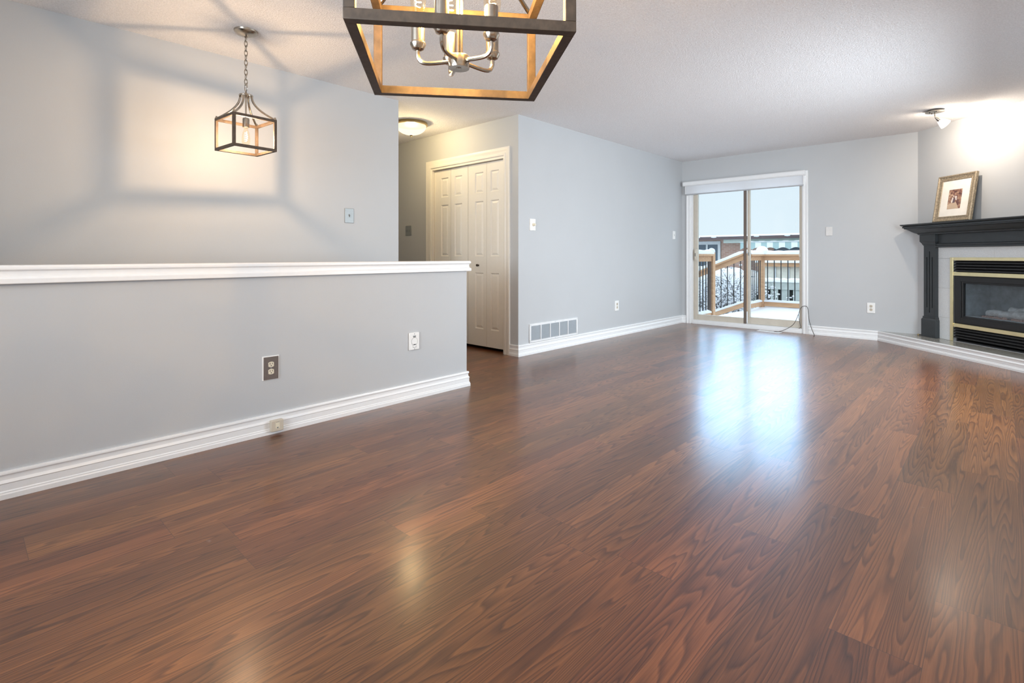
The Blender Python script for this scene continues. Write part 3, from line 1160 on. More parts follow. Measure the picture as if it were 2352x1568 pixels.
def pilaster(x0, x1):
    b = MB()
    fr, dk = -.042, -.030
    # shaft with three flutes (grooves between raised strips)
    xs = [x0]
    wd = x1 - x0
    gr = [x0 + wd * k for k in (.27, .50, .73)]
    zt = [(.52, .99), (.40 + .04, 1.065), (.52, .99)]
    b.box(x0, x1, dk, -.001, .33, 1.14)
    zs_lo, zs_hi = .33, 1.14
    cuts = sorted(gr)
    prev = x0
    for i, g in enumerate(cuts):
        b.box(prev, g - .006, fr, dk, zs_lo, zs_hi)
        lo, hi = ((.44, 1.00), (.385, 1.065), (.44, 1.00))[i]
        b.box(g - .006, g + .006, fr, dk, zs_lo, lo)
        b.box(g - .006, g + .006, fr, dk, hi, zs_hi)
        prev = g + .006
    b.box(prev, x1, fr, dk, zs_lo, zs_hi)
    b.build('pilaster', 'mantel', fs, smooth=0)
    b = MB()
    e_ = .016
    b.box(x0 - e_, x1 + e_, -.060, -.001, Z0, .305)
    b.hexa([(x0 - e_, -.060, .305), (x1 + e_, -.060, .305), (x1 + e_, -.001, .305), (x0 - e_, -.001, .305),
            (x0 - .006, -.048, .325), (x1 + .006, -.048, .325), (x1 + .006, -.001, .325), (x0 - .006, -.001, .325)])
    b.box(x0 - .008, x1 + .008, -.050, -.001, .325, .340)
    b.build('plinth', 'mantel', fs, .002)
    b = MB()
    b.box(x0 - .004, x1 + .004, -.048, -.001, 1.128, 1.140)
    b.box(x0 - .010, x1 + .010, -.056, -.001, 1.140, 1.150)
    b.hexa([(x0 - .010, -.056, 1.150), (x1 + .010, -.056, 1.150), (x1 + .010, -.001, 1.150), (x0 - .010, -.001, 1.150),
            (x0 - .024, -.070, 1.172), (x1 + .024, -.070, 1.172), (x1 + .024, -.001, 1.172), (x0 - .024, -.001, 1.172)])
    b.box(x0 - .024, x1 + .024, -.072, -.001, 1.172, 1.250)
    b.build('capital', 'mantel', fs, .002)


pilaster(.132, .288)
pilaster(2 * FC - .288, 2 * FC - .132)
b = MB()
b.box(.312, 2 * FC - .312, -.032, -.001, 1.105, 1.250)
b.prism([(-.032, 1.105), (-.044, 1.107), (-.046, 1.122), (-.040, 1.130), (-.044, 1.136), (-.044, 1.144), (-.032, 1.152)], 'x', .288, 2 * FC - .288)
b.build('frieze', 'mantel', fs, .0015)
# crown: stepped cornice returning at both ends
CR = [(0, 1.250), (.010, 1.250), (.014, 1.262), (.030, 1.270), (.052, 1.286), (.074, 1.306), (.086, 1.314), (.100, 1.318), (.100, 1.328),
      (.112, 1.330), (.112, 1.344), (.106, 1.349), (.118, 1.353), (.128, 1.362), (.128, 1.370), (0, 1.370)]
b = MB()
xa, xe, yf = .108, 2 * FC - .108, -.072
b.mold([(xe, -.001), (xe, yf), (xa, yf), (xa, -.001)][::-1], [(-d if 0 else d, z) for d, z in CR])
b.box(xa, xe, yf, -.001, 1.250, 1.370)
b.build('mantel_shelf', 'mantel', fs, .0008, smooth=30)

ts = thing('tile_surround', 'pale speckled tile surround between mantel and firebox', 'tile surround', DIAG, DR)
b = MB()
T = .330
top0, top1 = .985, 1.108
xs = [.268 + T * i for i in range(5)]
for i in range(4):
    b.box(xs[i] + .0012, xs[i + 1] - .0012, -.009, -.002, top0 + .001, top1)
for (a0, a1) in ((.268, .445), (2 * FC - .445, 2 * FC - .268)):
    zz = [Z0 + .001, .350, .667, top0]
    for i in range(3):
        b.box(a0 + .0012, a1 - .001, -.009, -.002, zz[i] + .0012, zz[i + 1] - .0012)
b.build('tiles', 'tile', ts, .0008)
b = MB()
b.box(.270, 2 * FC - .270, -.0072, -.0005, top0, top1)
b.box(.270, .445, -.0072, -.0005, Z0, top0)
b.box(2 * FC - .445, 2 * FC - .270, -.0072, -.0005, Z0, top0)
b.build('grout', 'grout', ts, smooth=0)

ins = thing('fireplace_insert', 'black gas fireplace insert with pale brass trim and a glass front', 'fireplace insert', DIAG, DR)
x0, x1 = .440, 2 * FC - .440
b = MB()
b.box(x0, x0 + .036, -.016, -.0095, Z0 + .001, .997)
b.box(x1 - .036, x1, -.016, -.0095, Z0 + .001, .997)
b.box(x0 + .036, x1 - .036, -.016, -.0095, .966, .997)
b.build('outer_trim', 'brass', ins, .0015)
for z0, z1 in ((.806, .845), (.266, .304)):
    b = MB()
    b.box(x0 + .038, x1 - .038, -.013, .02, z0, z1)
    b.build('brass_bar', 'brass', ins, .002)


def louvres(z0, z1, n, name):
    b = MB()
    dz = (z1 - z0) / n
    for k in range(n):
        z = z0 + k * dz
        b.hexa([(x0 + .038, -.010, z + .004), (x1 - .038, -.010, z + .004), (x1 - .038, .030, z + dz * .9), (x0 + .038, .030, z + dz * .9),
                (x0 + .038, -.010, z + dz * .55), (x1 - .038, -.010, z + dz * .55), (x1 - .038, .030, z + dz * 1.2), (x0 + .038, .030, z + dz * 1.2)])
    b.build(name, 'black_metal', ins, smooth=0)


louvres(.848, .962, 4, 'upper_louvre')
louvres(.150, .264, 4, 'lower_louvre')
b = MB()
gx0, gx1, gz0, gz1 = .575, 2 * FC - .575, .388, .728
b.box(x0 + .038, gx0, .0, .03, .304, .806)
b.box(gx1, x1 - .038, .0, .03, .304, .806)
b.box(gx0, gx1, .0, .03, gz1, .806)
b.box(gx0, gx1, .0, .03, .304, gz0)
i_ = .018
for a in ((x0 + .045, gx0 - i_, .315, .796), (gx1 + i_, x1 - .045, .315, .796)):
    b.box(a[0], a[1], -.010, .0, a[2], a[3])
b.box(gx0 - i_, gx1 + i_, -.010, .0, gz1 + i_, .796)
b.box(gx0 - i_, gx1 + i_, -.010, .0, .315, gz0 - i_)
gd = b.build('glass_door', 'black_metal', ins, .003)
b = MB()
b.box(gx0 - .004, gx1 + .004, .018, .022, gz0 - .004, gz1 + .004)
b.build('glass_pane', 'fire_glass', gd, smooth=0)
b = MB()
for a in ((x0 + .03, x0 + .05, .03, .40, Z0, .97), (x1 - .05, x1 - .03, .03, .40, Z0, .97), (x0 + .03, x1 - .03, .38, .40, Z0, .97),
          (x0 + .03, x1 - .03, .03, .40, .955, .97), (x0 + .03, x1 - .03, .03, .40, Z0 + .001, Z0 + .012)):
    b.box(*a)
b.build('outer_casing', 'black_metal', ins, smooth=0)
b = MB()
b.box(x0 + .05, gx0 - .03, .032, .36, .30, .78)
b.box(gx1 + .03, x1 - .05, .032, .36, .30, .78)
b.box(x0 + .05, x1 - .05, .33, .36, .30, .78)
b.box(x0 + .05, x1 - .05, .032, .36, .77, .80)
b.box(x0 + .05, x1 - .05, .032, .36, .30, .395)
b.build('firebox', 'firebrick', ins, smooth=0)
b = MB()
for k in range(60):
    b.blob((random.uniform(gx0 + .12, gx1 - .10), random.uniform(.06, .20), .398), (random.uniform(.012, .03),) * 2 + (random.uniform(.01, .022),), 7, 4, .15)
b.build('ember_bed', 'ember', ins, props={'kind': 'stuff'})
for (p, q, r) in (((.72, .15, .430), (1.16, .10, .452), .040), ((.86, .23, .470), (1.20, .26, .445), .042), ((.98, .10, .455), (1.10, .25, .520), .030),
                  ((.70, .20, .440), (.90, .13, .425), .032)):
    b = MB()
    P, Q = Vector(p), Vector(q)
    n = 9
    pts = [P.lerp(Q, i / (n - 1)) + Vector((0, random.uniform(-.006, .006), random.uniform(-.006, .008))) for i in range(n)]
    b.tube(pts, [r * random.uniform(.82, 1.1) for _ in range(n)], 12)
    b.build('log', 'log', ins, smooth=60)

# little brass valve key lying on the hearth beside the left plinth
o = thing('valve_key', 'small brass gas valve key lying on the hearth left of the mantel', 'valve key', (-.640, 7.452, Z0), math.radians(-20))
b = MB()
b.tube([(-.045, 0, .008), (.045, 0, .008)], .006, 8)
b.build('key_shaft', 'bronze', o)
b = MB()
b.blob((-.050, 0, .009), (.012, .010, .009), 10, 6)
b.build('key_head', 'aged_brass', o)

# framed print leaning on the mantel
FW, FH, FM = .447, .494, .058
lean = math.atan2(.075, .485)
fx = .353 + FW / 2
pf = thing('picture_frame', 'antique gold frame with a cream mat, leaning on the mantel', 'picture frame', diag(fx, .112, 1.3702),
           rot=(-lean, 0, DR))
b = MB()
prof = [(0, 0), (0, -.024), (.006, -.030), (.014, -.030), (.020, -.025), (.030, -.019), (.042, -.016), (.048, -.019), (.054, -.018), (.058, -.012), (.058, 0)]
pts = [(-FW / 2, 0), (FW / 2, 0), (FW / 2, FH), (-FW / 2, FH)]
dr = [(1, 1), (-1, 1), (-1, -1), (1, -1)]
n = len(prof)
vs = [(px + dx * u, y, pz + dz * u) for (px, pz), (dx, dz) in zip(pts, dr) for u, y in prof]
fcs = []
for i in range(4):
    j = (i + 1) % 4
    for a in range(n - 1):
        fcs.append((i * n + a, i * n + a + 1, j * n + a + 1, j * n + a))
b.add(vs, fcs)
b.box(-FW / 2 + .002, FW / 2 - .002, -.003, 0, .002, FH - .002)
b.build('moulding', 'frame', pf, smooth=20)
b = MB()
b.box(-FW / 2 + FM - .004, FW / 2 - FM + .004, -.011, -.0092, FM - .004, FH - FM + .004)
b.build('mat_board', 'mat', pf, smooth=0)
b = MB()
pw, ph = .155, .205
pz0 = FH / 2 - .012 - ph / 2
b.box(-pw / 2, pw / 2, -.0118, -.0108, pz0, pz0 + ph)
pr = b.build('print', 'print', pf, smooth=0)
b = MB()
Yp = -.0121
b.add([(-pw / 2 + .001, Yp, pz0 + .001), (pw / 2 - .020, Yp, pz0 + .001), (pw / 2 - .040, Yp, pz0 + .042), (.020, Yp, pz0 + .068), (-.028, Yp, pz0 + .068),
       (-pw / 2 + .001, Yp, pz0 + .050)], [(0, 1, 2, 3, 4, 5)])
b.cur = 1
Yp = -.0123
b.add([(-.040, Yp, pz0 + .070), (-.018, Yp, pz0 + .066), (-.012, Yp, pz0 + .118), (-.030, Yp, pz0 + .122)], [(0, 1, 2, 3)])
b.add([(.010, Yp, pz0 + .095), (.026, Yp, pz0 + .088), (.024, Yp, pz0 + .128), (.010, Yp, pz0 + .138), (-.002, Yp, pz0 + .126)], [(0, 1, 2, 3, 4)])
b.add([(-.022, Yp, pz0 + .128), (-.008, Yp, pz0 + .128), (-.006, Yp, pz0 + .138), (-.014, Yp, pz0 + .142), (-.022, Yp, pz0 + .138)], [(0, 1, 2, 3, 4)])
b.cur = 2
Yp = -.0125
b.add([(-.022, Yp, pz0 + .062), (.006, Yp, pz0 + .064), (.008, Yp, pz0 + .116), (-.014, Yp, pz0 + .116)], [(0, 1, 2, 3)])
b.build('print_scene', ['print_path', 'print_pale', 'print_dark'], pr, smooth=0)

# ------------------------------------------------------------------ lamps
WARM = (1.0, 0.59, 0.17)


def bulb(root, x, y, z0, h, r, power, warm, soft, up=True):
    """clear amber tube bulb with a curled filament, standing up or hanging down from z0"""
    sg = 1 if up else -1
    prof = [(.010, 0), (.011, .008), (r * .80, .030 * h / .11), (r, .060 * h / .11), (r * 1.02, .085 * h / .11), (r * .86, .100 * h / .11),
            (r * .45, .108 * h / .11), (.001, .110 * h / .11)]
    b = MB()
    b.lathe([(a, z0 + sg * c) for a, c in prof], (x, y, 0), 18)
    bo = b.build('bulb', 'bulb_glass', root, smooth=60)
    b = MB()
    pts = []
    N = 44
    for i in range(N + 1):
        a = i / N
        an = a * 2 * PI * 5
        rr = r * .42 * (0.55 + 0.45 * math.sin(PI * a))
        pts.append((x + rr * math.cos(an), y + rr * math.sin(an), z0 + sg * (h * .22 + h * .55 * a)))
    b.tube(pts, .0010, 5)
    b.build('filament', 'filament', bo)
    point_light('bulb_light', (x, y, z0 + sg * h * .5), power, warm, soft, root)


def box_frame(root, wx, wy, z0, z1, t, mat='lantern'):
    hx, hy = wx / 2, wy / 2
    def bar(x0, x1, y0, y1, za, zb, nm):
        b = MB()
        b.box(x0, x1, y0, y1, za, zb)
        b.build(nm, mat, root, .0012)
    for z, nm in ((z0, 'bottom_bar'), (z1 - t, 'top_bar')):
        bar(-hx, hx, -hy, -hy + t, z, z + t, nm)
        bar(-hx, hx, hy - t, hy, z, z + t, nm)
        bar(-hx, -hx + t, -hy + t, hy - t, z, z + t, nm)
        bar(hx - t, hx, -hy + t, hy - t, z, z + t, nm)
    for sx in (-1, 1):
        for sy in (-1, 1):
            xa = -hx if sx < 0 else hx - t
            ya = -hy if sy < 0 else hy - t
            bar(xa, xa + t, ya, ya + t, z0 + t, z1 - t, 'corner_post')


def crown_arms(root, wx, wy, z1, t, zc, rc, rr):
    """four swept arms from the top corners up to a round cap"""
    hx, hy = wx / 2 - t / 2, wy / 2 - t / 2
    for sx in (-1, 1):
        for sy in (-1, 1):
            pts = []
            for i in range(15):
                a = i / 14
                u = (1 - a) ** 2.1
                pts.append((sx * (rc * .62 + (hx - rc * .62) * u), sy * (rc * .62 + (hy - rc * .62) * u), z1 + (zc - z1) * a))
            b = MB()
            b.tube(pts, rr, 8)
            b.build('swept_arm', 'nickel', root)
            b = MB()
            b.lathe([(rr * 1.3, 0), (rr * 1.3, .006), (rr * .8, .009), (rr * .8, .014), (rr * .3, .016)], (sx * hx, sy * hy, z1), 10)
            b.build('finial', 'nickel', root)


def chain(root, za, zb, n, r=.0022, lw=.011):
    step = (zb - za) / n
    for i in range(n):
        zc = za + step * (i + .5)
        hl = step * .66
        pts = []
        for k in range(20):
            an = 2 * PI * k / 20
            u, v = lw * .62 * math.cos(an), hl * math.sin(an)
            pts.append((u, 0, zc + v) if i % 2 else (0, u, zc + v))
        b = MB()
        b.tube(pts, r, 6, closed=True)
        b.build('chain_link', 'nickel', root)


# chandelier over the dining area
CHX, CHY = -0.9725, 0.8465
CH = thing('chandelier', 'five-bulb open box chandelier with dark frame at the top of the photo', 'chandelier', (CHX, CHY, 0), math.radians(50.9))
box_frame(CH, .464, .488, 1.475, 1.725, .0225)
crown_arms(CH, .464, .488, 1.725, .0225, 1.985, .05, .0065)
b = MB()
b.lathe([(.020, 1.975), (.052, 1.980), (.056, 1.988), (.050, 1.996), (.018, 2.004), (.010, 2.02)], n=24)
b.build('crown_cap', 'nickel', CH)
b = MB()
b.lathe([(.006, 1.4735), (.007, 1.4755), (.0255, 1.4750), (.026, 1.478), (.026, 1.503), (.024, 1.506), (.008, 1.508)], n=28)
b.build('hub', 'nickel', CH)
b = MB()
for k in range(3):
    an = 2 * PI * k / 3
    b.tube([(.0055 * math.cos(an), .0055 * math.sin(an), 1.505), (.0055 * math.cos(an), .0055 * math.sin(an), 2.41)], .0042, 8)
b.build('stem', 'nickel', CH)
b = MB()
b.lathe([(.012, 2.405), (.030, 2.412), (.062, 2.425), (.066, 2.4399)], n=28)
b.build('canopy', 'nickel', CH)
for k in range(5):
    # arm headings measured in the plan, turned into the fixture's own frame
    ang = math.radians(253 + 72 * k + 43.15 - 50.9)
    cx_, sx_ = math.cos(ang), math.sin(ang)
    rd = .100
    b = MB()
    pts = [(.022, 1.492), (.060, 1.488), (.082, 1.488), (.094, 1.493), (.100, 1.505), (.100, 1.524)]
    b.tube(spline([(cx_ * r, sx_ * r, z) for r, z in pts], 5), .0052, 8)
    b.build('candle_arm', 'nickel', CH)
    b = MB()
    b.lathe([(.006, 1.518), (.014, 1.522), (.0195, 1.533), (.0195, 1.536), (.0163, 1.540), (.0163, 1.600), (.012, 1.601)], (cx_ * rd, sx_ * rd, 0), 18)
    b.build('candle_sleeve', 'nickel', CH)
    bulb(CH, cx_ * rd, sx_ * rd, 1.600, .115, .0225, 6.0, WARM, .006)

# cube pendant over the stairs
PX, PY = -3.497, 1.262
PE = thing('pendant_lamp', 'small box lantern pendant hanging on a chain over the stairs', 'pendant lamp', (PX, PY, 0), math.radians(4.0))
box_frame(PE, .268, .268, 1.678, 1.881, .0165)
crown_arms(PE, .268, .268, 1.881, .0165, 2.028, .040, .0068)
b = MB()
b.lathe([(.030, 2.022), (.040, 2.024), (.042, 2.030), (.040, 2.035), (.014, 2.040), (.006, 2.050), (.003, 2.056)], n=24)
b.build('crown_cap', 'nickel', PE)
b = MB()
b.tube([(0, 0, 2.024), (0, 0, 1.885)], .005, 8)
b.lathe([(.010, 1.890), (.019, 1.886), (.0205, 1.880), (.0205, 1.830), (.018, 1.827)], n=20)
b.build('socket', 'nickel', PE)
bulb(PE, 0, 0, 1.827, .115, .024, 11.5, (1.0, .71, .45), .013, up=False)
b = MB()
pts = [(.016 * math.cos(a), 0, 2.083 + .026 * math.sin(a)) for a in [2 * PI * k / 20 for k in range(20)]]
b.tube(pts, .003, 6, closed=True)
b.build('hanging_loop', 'nickel', PE)
chain(PE, 2.103, 2.405, 10, .0029, .0145)
b = MB()
b.lathe([(.004, 2.392), (.008, 2.398), (.012, 2.404), (.030, 2.408), (.055, 2.418), (.068, 2.430), (.070, 2.4399)], n=30)
b.build('canopy', 'nickel', PE)

# hallway dome
DO = thing('ceiling_light', 'white glass dome light on the hallway ceiling', 'ceiling light', (-4.617, 3.345, 0))
b = MB()
b.lathe([(.150, 2.405), (.172, 2.408), (.176, 2.416), (.170, 2.4399)], n=40)
b.build('rim', 'aged_brass', DO)
b = MB()
pr_ = [(.160 * math.cos(a), 2.408 - .098 * math.sin(a)) for a in [math.radians(x) for x in range(0, 90, 9)]] + [(.004, 2.310)]
b.lathe(pr_, n=40)
b.build('dome', 'dome_glass', DO, smooth=60)
b = MB()
b.lathe([(.004, 2.286), (.007, 2.291), (.006, 2.296), (.014, 2.304), (.017, 2.310), (.010, 2.314)], n=16)
b.build('finial', 'aged_brass', DO)
point_light('dome_light', (0, 0, 2.335), 27.0, (1.0, .76, .40), .05, DO)

# ceiling spotlight aimed at the mantel wall
SP = thing('ceiling_spotlight', 'small nickel ceiling spotlight with white glass shade above the mantel', 'spotlight', (-.475, 6.565, 0))
b = MB()
b.lathe([(.062, 2.418), (.078, 2.420), (.078, 2.426), (.064, 2.428), (.062, 2.4399)], n=32)
b.build('canopy', 'nickel', SP)
for an in (2.2, 3.7, 5.0):
    b = MB()
    b.lathe([(.004, 2.412), (.005, 2.4185)], (.045 * math.cos(an), .045 * math.sin(an), 0), 8)
    b.build('screw', 'slot', SP)
b = MB()
b.tube([(0, 0, 2.420), (0, 0, 2.378)], .0055, 8)
b.build('stem', 'nickel', SP)
tip = Vector((0, 0, 2.372))
dirv = Vector((.64, .46, -.60)).normalized()
mt = dirv.to_track_quat('Z', 'Y').to_matrix()
b = MB()
b.lathe([(.005, 0), (.022, .056), (.020, .058)], tip, 18, mt)
b.build('socket_cone', 'nickel', SP)
b = MB()
b.lathe([(.0225, .048), (.030, .066), (.040, .090), (.050, .122), (.048, .122), (.038, .092), (.028, .067), (.0205, .050)], tip, 24, mt)
b.build('glass_shade', 'shade_glass', SP, smooth=60)
point_light('spot_bulb_light', tip + dirv * .112, 16.0, (1.0, .85, .68), .018, SP)

# ------------------------------------------------------------------ outside: snowy deck, railings, neighbour
GZ = -1.35
g = MB()
N = 40
for i in range(N + 1):
    for j in range(N + 1):
        x, y = -40 + 70 * i / N, 7.9 + 45 * j / N
        g.v.append((x, y, GZ + .08 * math.sin(x * .7) * math.cos(y * .5)))
for i in range(N):
    for j in range(N):
        a = i * (N + 1) + j
        g.f.append((a, a + N + 1, a + N + 2, a + 1))
        g.m.append(0)
struct(g, 'ground', 'snow', 'snow covered back yard below the deck', 'ground', smooth=60)

dk = MB()
dk.box(-3.66, 1.6, YB + .19, 11.42, -.24, -.09)
for x in (-3.6, -1.0, 1.5):
    for y in (8.2, 11.2):
        dk.box(x - .07, x + .07, y - .07, y + .07, GZ - .1, -.24)
tag(dk.build('deck', 'cedar', smooth=0), 'raised cedar deck outside the patio door under the snow', 'deck')
sn = MB()
nx, ny = 44, 32
x0, x1, y0, y1 = -3.66, 1.6, YB + .19, 11.42
for i in range(nx + 1):
    for j in range(ny + 1):
        x, y = x0 + (x1 - x0) * i / nx, y0 + (y1 - y0) * j / ny
        z = -.052 + .012 * math.sin(x * 3.1 + y) * math.cos(y * 2.3) + random.uniform(-.003, .003)
        if y > y1 - .45:
            z += .05 * ((y - (y1 - .45)) / .45) ** 2
        sn.v.append((x, y, z))
o_ = len(sn.v)
for i in range(nx):
    for j in range(ny):
        a = i * (ny + 1) + j
        sn.f.append((a, a + ny + 1, a + ny + 2, a + 1))
        sn.m.append(0)
sn.box(x0, x1, y0, y1, -.09, -.085)
tag(sn.build('deck_snow', 'snow', smooth=60), 'smooth layer of snow lying on the deck', 'snow', kind='stuff')


def snow_strip(p, q, wd, h, name, parent):
    """rounded strip of snow along the top of a rail from p to q"""
    P, Q = Vector(p), Vector(q)
    d = (Q - P)
    n = max(4, int(d.length / .09))
    side = Vector((-d.y, d.x, 0)).normalized()
    b = MB()
    vs = []
    K = 7
    for i in range(n + 1):
        c = P.lerp(Q, i / n)
        hh = h * random.uniform(.82, 1.12) * (0.6 if i in (0, n) else 1)
        ww = wd * random.uniform(.92, 1.06)
        for k in range(K):
            a = PI * k / (K - 1)
            vs.append(c + side * (ww / 2 * math.cos(a)) + Vector((0, 0, hh * math.sin(a) ** .6 if 0 < k < K - 1 else 0)))
    fs_ = []
    for i in range(n):
        for k in range(K - 1):
            fs_.append((i * K + k, i * K + k + 1, (i + 1) * K + k + 1, (i + 1) * K + k))
        fs_.append((i * K + K - 1, i * K, (i + 1) * K, (i + 1) * K + K - 1))
    fs_ += [tuple(range(K)), tuple(n * K + k for k in range(K))[::-1]]
    b.add(vs, fs_)
    return b.build(name, 'snow', parent, smooth=60)


def post(x, y, z0, z1, label, ball=.10, face=None, w_=.095):
    o = thing('railing_post', label, 'deck post', (x, y, z0), group='deck posts')
    b = MB()
    h = w_ / 2
    b.box(-h, h, -h, h, 0, z1 - z0)
    b.build('post', 'cedar', o, .004)
    if face:
        b = MB()
        b.box(-h - .001, h * .35, -h - .012, -h, 0, z1 - z0 - .05)  # dark sheet over the front, standing in for the post's shade
        b.build('shaded_face', 'cedar_shaded', o, .002)
    b = MB()
    b.blob((0, 0, z1 - z0 + .01), (ball, ball, ball), 12, 8, .06, flat=.25)
    b.build('snow_cap', 'snow', o, smooth=60)
    return o


def railing(p, q, zt, zb, n, label, slope=0.0, snow=True, step=None):
    """p, q = plan ends; zt/zb top and bottom rail heights at p; slope = rise from p to q"""
    P, Q = Vector((p[0], p[1], 0)), Vector((q[0], q[1], 0))
    o = thing('deck_railing', label, 'railing', (p[0], p[1], 0), group='deck railings')
    D = Q - P
    side = Vector((-D.y, D.x, 0)).normalized()

    def beam(za, zb_, hw, nm, m_='cedar'):
        b = MB()
        vs = []
        for c, dz in ((Vector((0, 0, 0)), 0), (D, slope)):
            for s_, z in ((-1, za), (1, za), (1, zb_), (-1, zb_)):
                v = c + side * hw * s_
                vs.append((v.x, v.y, z + dz))
        b.add(vs, [(0, 1, 2, 3), (7, 6, 5, 4), (0, 4, 5, 1), (1, 5, 6, 2), (2, 6, 7, 3), (3, 7, 4, 0)])
        return b.build(nm, m_, o, .003)
    beam(zt - .035, zt, .075, 'cap_board')
    beam(zt - .125, zt - .036, .022, 'top_rail')
    beam(zb - .09, zb, .022, 'bottom_rail')
    for i in range(n):
        t = (i + .5) / n if step is None else (i + .5) * step / D.length
        c = D * t
        b = MB()
        b.tube([(c.x, c.y, zb - .02 + slope * t), (c.x, c.y, zt - .05 + slope * t)], .0095, 8)
        b.build('baluster', 'iron', o)
    if snow:
        snow_strip((0, 0, zt), (D.x, D.y, zt + slope), .15, .075, 'snow', o)
        snow_strip((0, 0, zb), (D.x, D.y, zb + slope), .06, .05, 'snow', o)
    return o


RX_, RYB = -3.58, 11.30
RT = 1.045
railing((RX_ + .05, RYB), (1.5, RYB), RT, .08, 40, 'snow topped railing along the back of the deck, right of the corner post')
railing((RX_, 10.515), (RX_, RYB - .05), RT, .08, 7, 'short snowy railing seen edge-on just left of the corner post')
railing((-5.02, 10.45), (RX_ - .06, 10.45), .50, -.45, 11, 'sloping stair railing with snow on its cap, in the left pane', slope=.56)
railing((RX_, YB + .2), (RX_, 8.70), RT, .06, 8, 'short level railing at the far left edge of the patio door view')
post(RX_, RYB, -.09, RT + .03, 'deck corner post with a round ball of snow on top', .13)
post(RX_, 10.46, -.09, RT + .02, 'deck post at the top of the stair railing, behind the door meeting stile', .06)
post(RX_, 8.76, -.09, RT + .03, 'deck post with a shade-darkened face nearest the left door jamb, with a small snow cap', .06, face=True)
# snowy steps going down from the gap in the railing
sp = MB()
for i in range(5):
    sp.box(-3.66 - .28 * (i + 1), -3.66 - .28 * i, 8.85, 10.40, GZ - .05, -.13 - .2 * i)
tag(sp.build('deck_steps', 'snow', smooth=0), 'snow covered steps leading down from the deck', 'steps')

# leafless shrub full of snow behind the stair railing
sh = thing('shrub', 'leafless snow-laden shrub behind the sloping stair railing', 'shrub', (-5.35, 13.0, GZ))
rnd = random.Random(5)
bb, ss = MB(), MB()


def branch(p, d, ln, r, lev):
    n = 4
    pts = [p]
    for i in range(n):
        d = (d + Vector((rnd.uniform(-.28, .28), rnd.uniform(-.28, .28), rnd.uniform(-.16, .16)))).normalized()
        pts.append(pts[-1] + d * ln / n)
    bb.tube(pts, [r * (1 - .13 * i) for i in range(n + 1)], 5)
    if lev >= 1:
        for i in range(n):
            a, c = pts[i], pts[i + 1]
            if rnd.random() < .60:
                m_ = a.lerp(c, rnd.random())
                ss.blob((m_.x, m_.y, m_.z + r * 1.2), (rnd.uniform(.018, .048), rnd.uniform(.018, .048), rnd.uniform(.014, .026)), 6, 4, .2)
    if lev < 3:
        for k in range(5 if lev == 0 else 3):
            s_ = pts[rnd.randint(2, n)]
            nd = (d + Vector((rnd.uniform(-.9, .9), rnd.uniform(-.9, .9), rnd.uniform(-.25, .55)))).normalized()
            branch(s_, nd, ln * rnd.uniform(.55, .8), r * .62, lev + 1)


for k in range(17):
    an = 2 * PI * k / 17
    branch(Vector((.45 * math.cos(an), .3 * math.sin(an), -.1)), Vector((.30 * math.cos(an), .34 * math.sin(an), 1.0)).normalized(), rnd.uniform(.84, 1.08), .022, 0)
bb.build('branches', 'bark', sh, smooth=60, props={'kind': 'stuff'})
ss.build('snow_clumps', 'snow', sh, smooth=60, props={'kind': 'stuff'})

# snow covered hedge behind the shrub
hg = MB()
rh = random.Random(11)
for i in range(34):
    for j in range(2):
        x = -10.2 + i * .15 + rh.uniform(-.05, .05)
        hg.blob((x, 15.6 + j * .35 + rh.uniform(-.1, .1), rh.uniform(.10, .36)), (rh.uniform(.22, .34), .3, rh.uniform(.24, .36)), 9, 6, .12)
hg.box(-10.3, -5.15, 15.45, 16.15, GZ - .05, .30)
tag(hg.build('hedge', 'snow', smooth=60), 'low hedge buried in snow in front of the brick house', 'hedge')

# slatted grey fence and the cream shed beyond it
fe = thing('fence', 'weathered grey board fence with gaps and a thick snow top', 'fence', (-5.0, 15.5, GZ))
b = MB()
for i in range(26):
    x = -.25 + i * .285
    b.box(x, x + .19, 0, .03, 0, 1.62)
b.box(-.25, 7.1, -.03, 0, 1.44, 1.64)
b.build('fence_boards', 'fence', fe, smooth=0)
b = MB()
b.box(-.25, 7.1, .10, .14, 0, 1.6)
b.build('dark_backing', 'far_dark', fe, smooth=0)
snow_strip((-.25, .02, 1.64), (7.1, .02, 1.64), .16, .11, 'snow', fe)

fd = thing('garden_shed', 'low cream boarded shed with a brown beam behind the grey fence', 'shed', (-5.0, 18.0, GZ))
b = MB()
b.box(-.75, 5.5, 0, 2.0, 0, 2.02)
b.build('shed_wall', 'cream_board', fd, smooth=0)
for i in range(16):
    b = MB()
    x = -.7 + i * .39
    b.box(x, x + .05, -.03, 0, 0, 2.0)
    b.build('batten', 'house_trim', fd, smooth=0)
b = MB()
b.box(-.85, 5.6, -.12, .02, 2.02, 2.14)
b.box(.62, .80, -.14, -.02, 0, 2.04)
b.build('beam', 'cedar', fd, smooth=0)
snow_strip((-.85, -.05, 2.14), (5.6, -.05, 2.14), .3, .12, 'snow', fd)
pile = MB()
pile.blob((-4.6, 16.8, -.6), (1.0, .5, .85), 14, 8, .08)
tag(pile.build('snow_pile', 'snow', smooth=60), 'heap of snow in front of the cream shed', 'snow', kind='stuff')

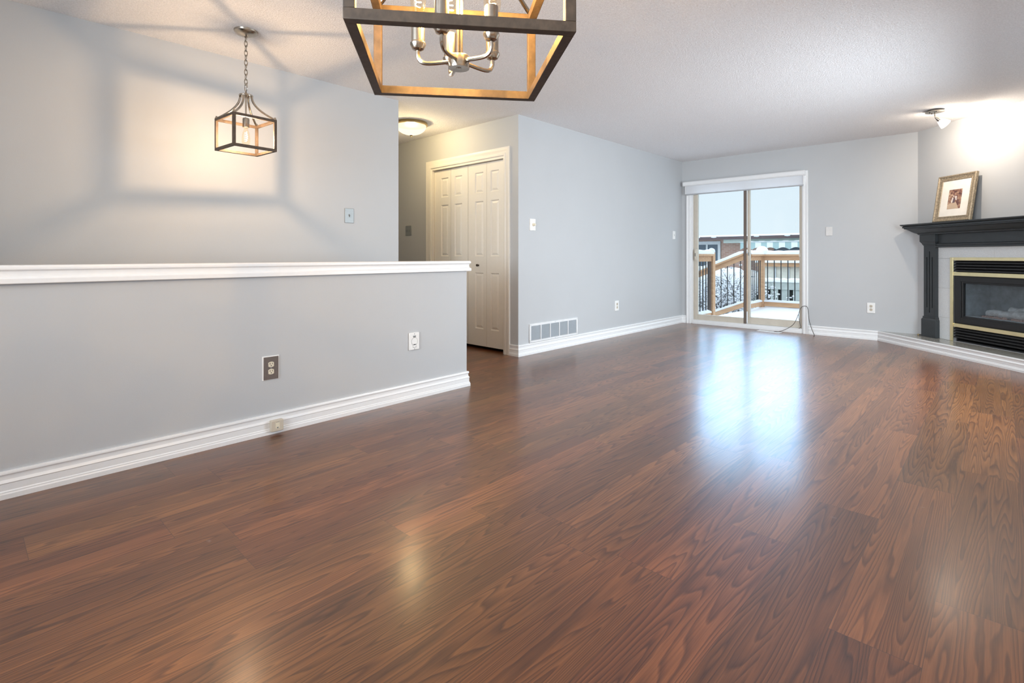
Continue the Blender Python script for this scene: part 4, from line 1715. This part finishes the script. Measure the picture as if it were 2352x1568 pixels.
# brick house
ho = thing('house', 'neighbouring brick house with brown gutter and snowy roof edge', 'house', (-8.0, 24.0, GZ))
b = MB()
b.box(-12, 14, 0, 6, 0, 3.12)
b.build('brick_wall', 'brick', ho, smooth=0)
b = MB()
b.box(-1.1, 14.2, -.42, .0, 2.93, 3.10)
b.build('soffit', 'soffit', ho, smooth=0)
b = MB()
b.box(-12.2, 14.2, -.52, -.38, 3.09, 3.22)
b.build('gutter', 'fascia', ho, smooth=0)
b = MB()
b.add([(-12.2, -.5, 3.20), (14.2, -.5, 3.20), (14.2, 3, 3.42), (-12.2, 3, 3.42), (-12.2, -.5, 3.15), (14.2, -.5, 3.15), (14.2, 3, 3.3), (-12.2, 3, 3.3)],
      [(0, 1, 2, 3), (4, 7, 6, 5), (0, 4, 5, 1), (2, 6, 7, 3), (1, 5, 6, 2), (0, 3, 7, 4)])
b.build('roof', 'snow', ho, smooth=0)
b = MB()
for x in (-3.0, -2.25, -1.5, .35, 1.55, 2.7):
    b.blob((x, -.45, 3.21), (.17, .1, .07), 8, 5, .1)
b.build('snow_lumps', 'snow', ho, smooth=60)
wi = MB()
wx0, wx1, wz0, wz1 = -3.6, -1.38, 1.75, 3.03
for a in ((wx0, wx1, wz0, wz0 + .12), (wx0, wx1, wz1 - .15, wz1), (wx0, wx0 + .1, wz0 + .12, wz1 - .15), (wx1 - .12, wx1, wz0 + .12, wz1 - .15), (-2.05, -1.97, wz0 + .12, wz1 - .15)):
    wi.box(a[0], a[1], -.06, .02, a[2], a[3])
wf = wi.build('window', 'house_trim', ho, smooth=0)
wi = MB()
wi.box(wx0, wx1, -.02, .005, wz0, wz1)
wi.build('pane', 'house_window', wf, smooth=0)
for xq in (.9,):
    wi = MB()
    wi.box(xq, xq + 1.3, -.05, .01, 1.2, 2.75)
    wf = wi.build('window', 'house_window', ho, smooth=0)
aw = thing('awning', 'green and white striped awning with scalloped valance on the brick house', 'awning', (-8.0, 23.35, GZ))
b = MB()
b.add([(-.15, -.35, 2.93), (7.0, -.35, 2.93), (7.0, .6, 3.05), (-.15, .6, 3.05), (-.15, -.35, 2.90), (7.0, -.35, 2.90), (7.0, .6, 3.02), (-.15, .6, 3.02)],
      [(0, 1, 2, 3), (4, 7, 6, 5), (0, 4, 5, 1), (2, 6, 7, 3), (1, 5, 6, 2), (0, 3, 7, 4)])
b.build('canopy', 'awning', aw, smooth=0)
b = MB()
pts = []
n_ = 160
for i in range(n_ + 1):
    x = -.15 + 7.15 * i / n_
    pts.append((x, 2.62 + .09 * abs(math.sin(PI * (x + .15) / .48))))
b.prism([(-.15, 2.92)] + pts + [(7.0, 2.92)], 'y', -.37, -.35)
b.build('valance', 'awning', aw, smooth=0)
b = MB()
b.box(-.17, 7.0, -.39, -.34, 2.92, 2.96)
b.build('front_rail', 'house_trim', aw, smooth=0)
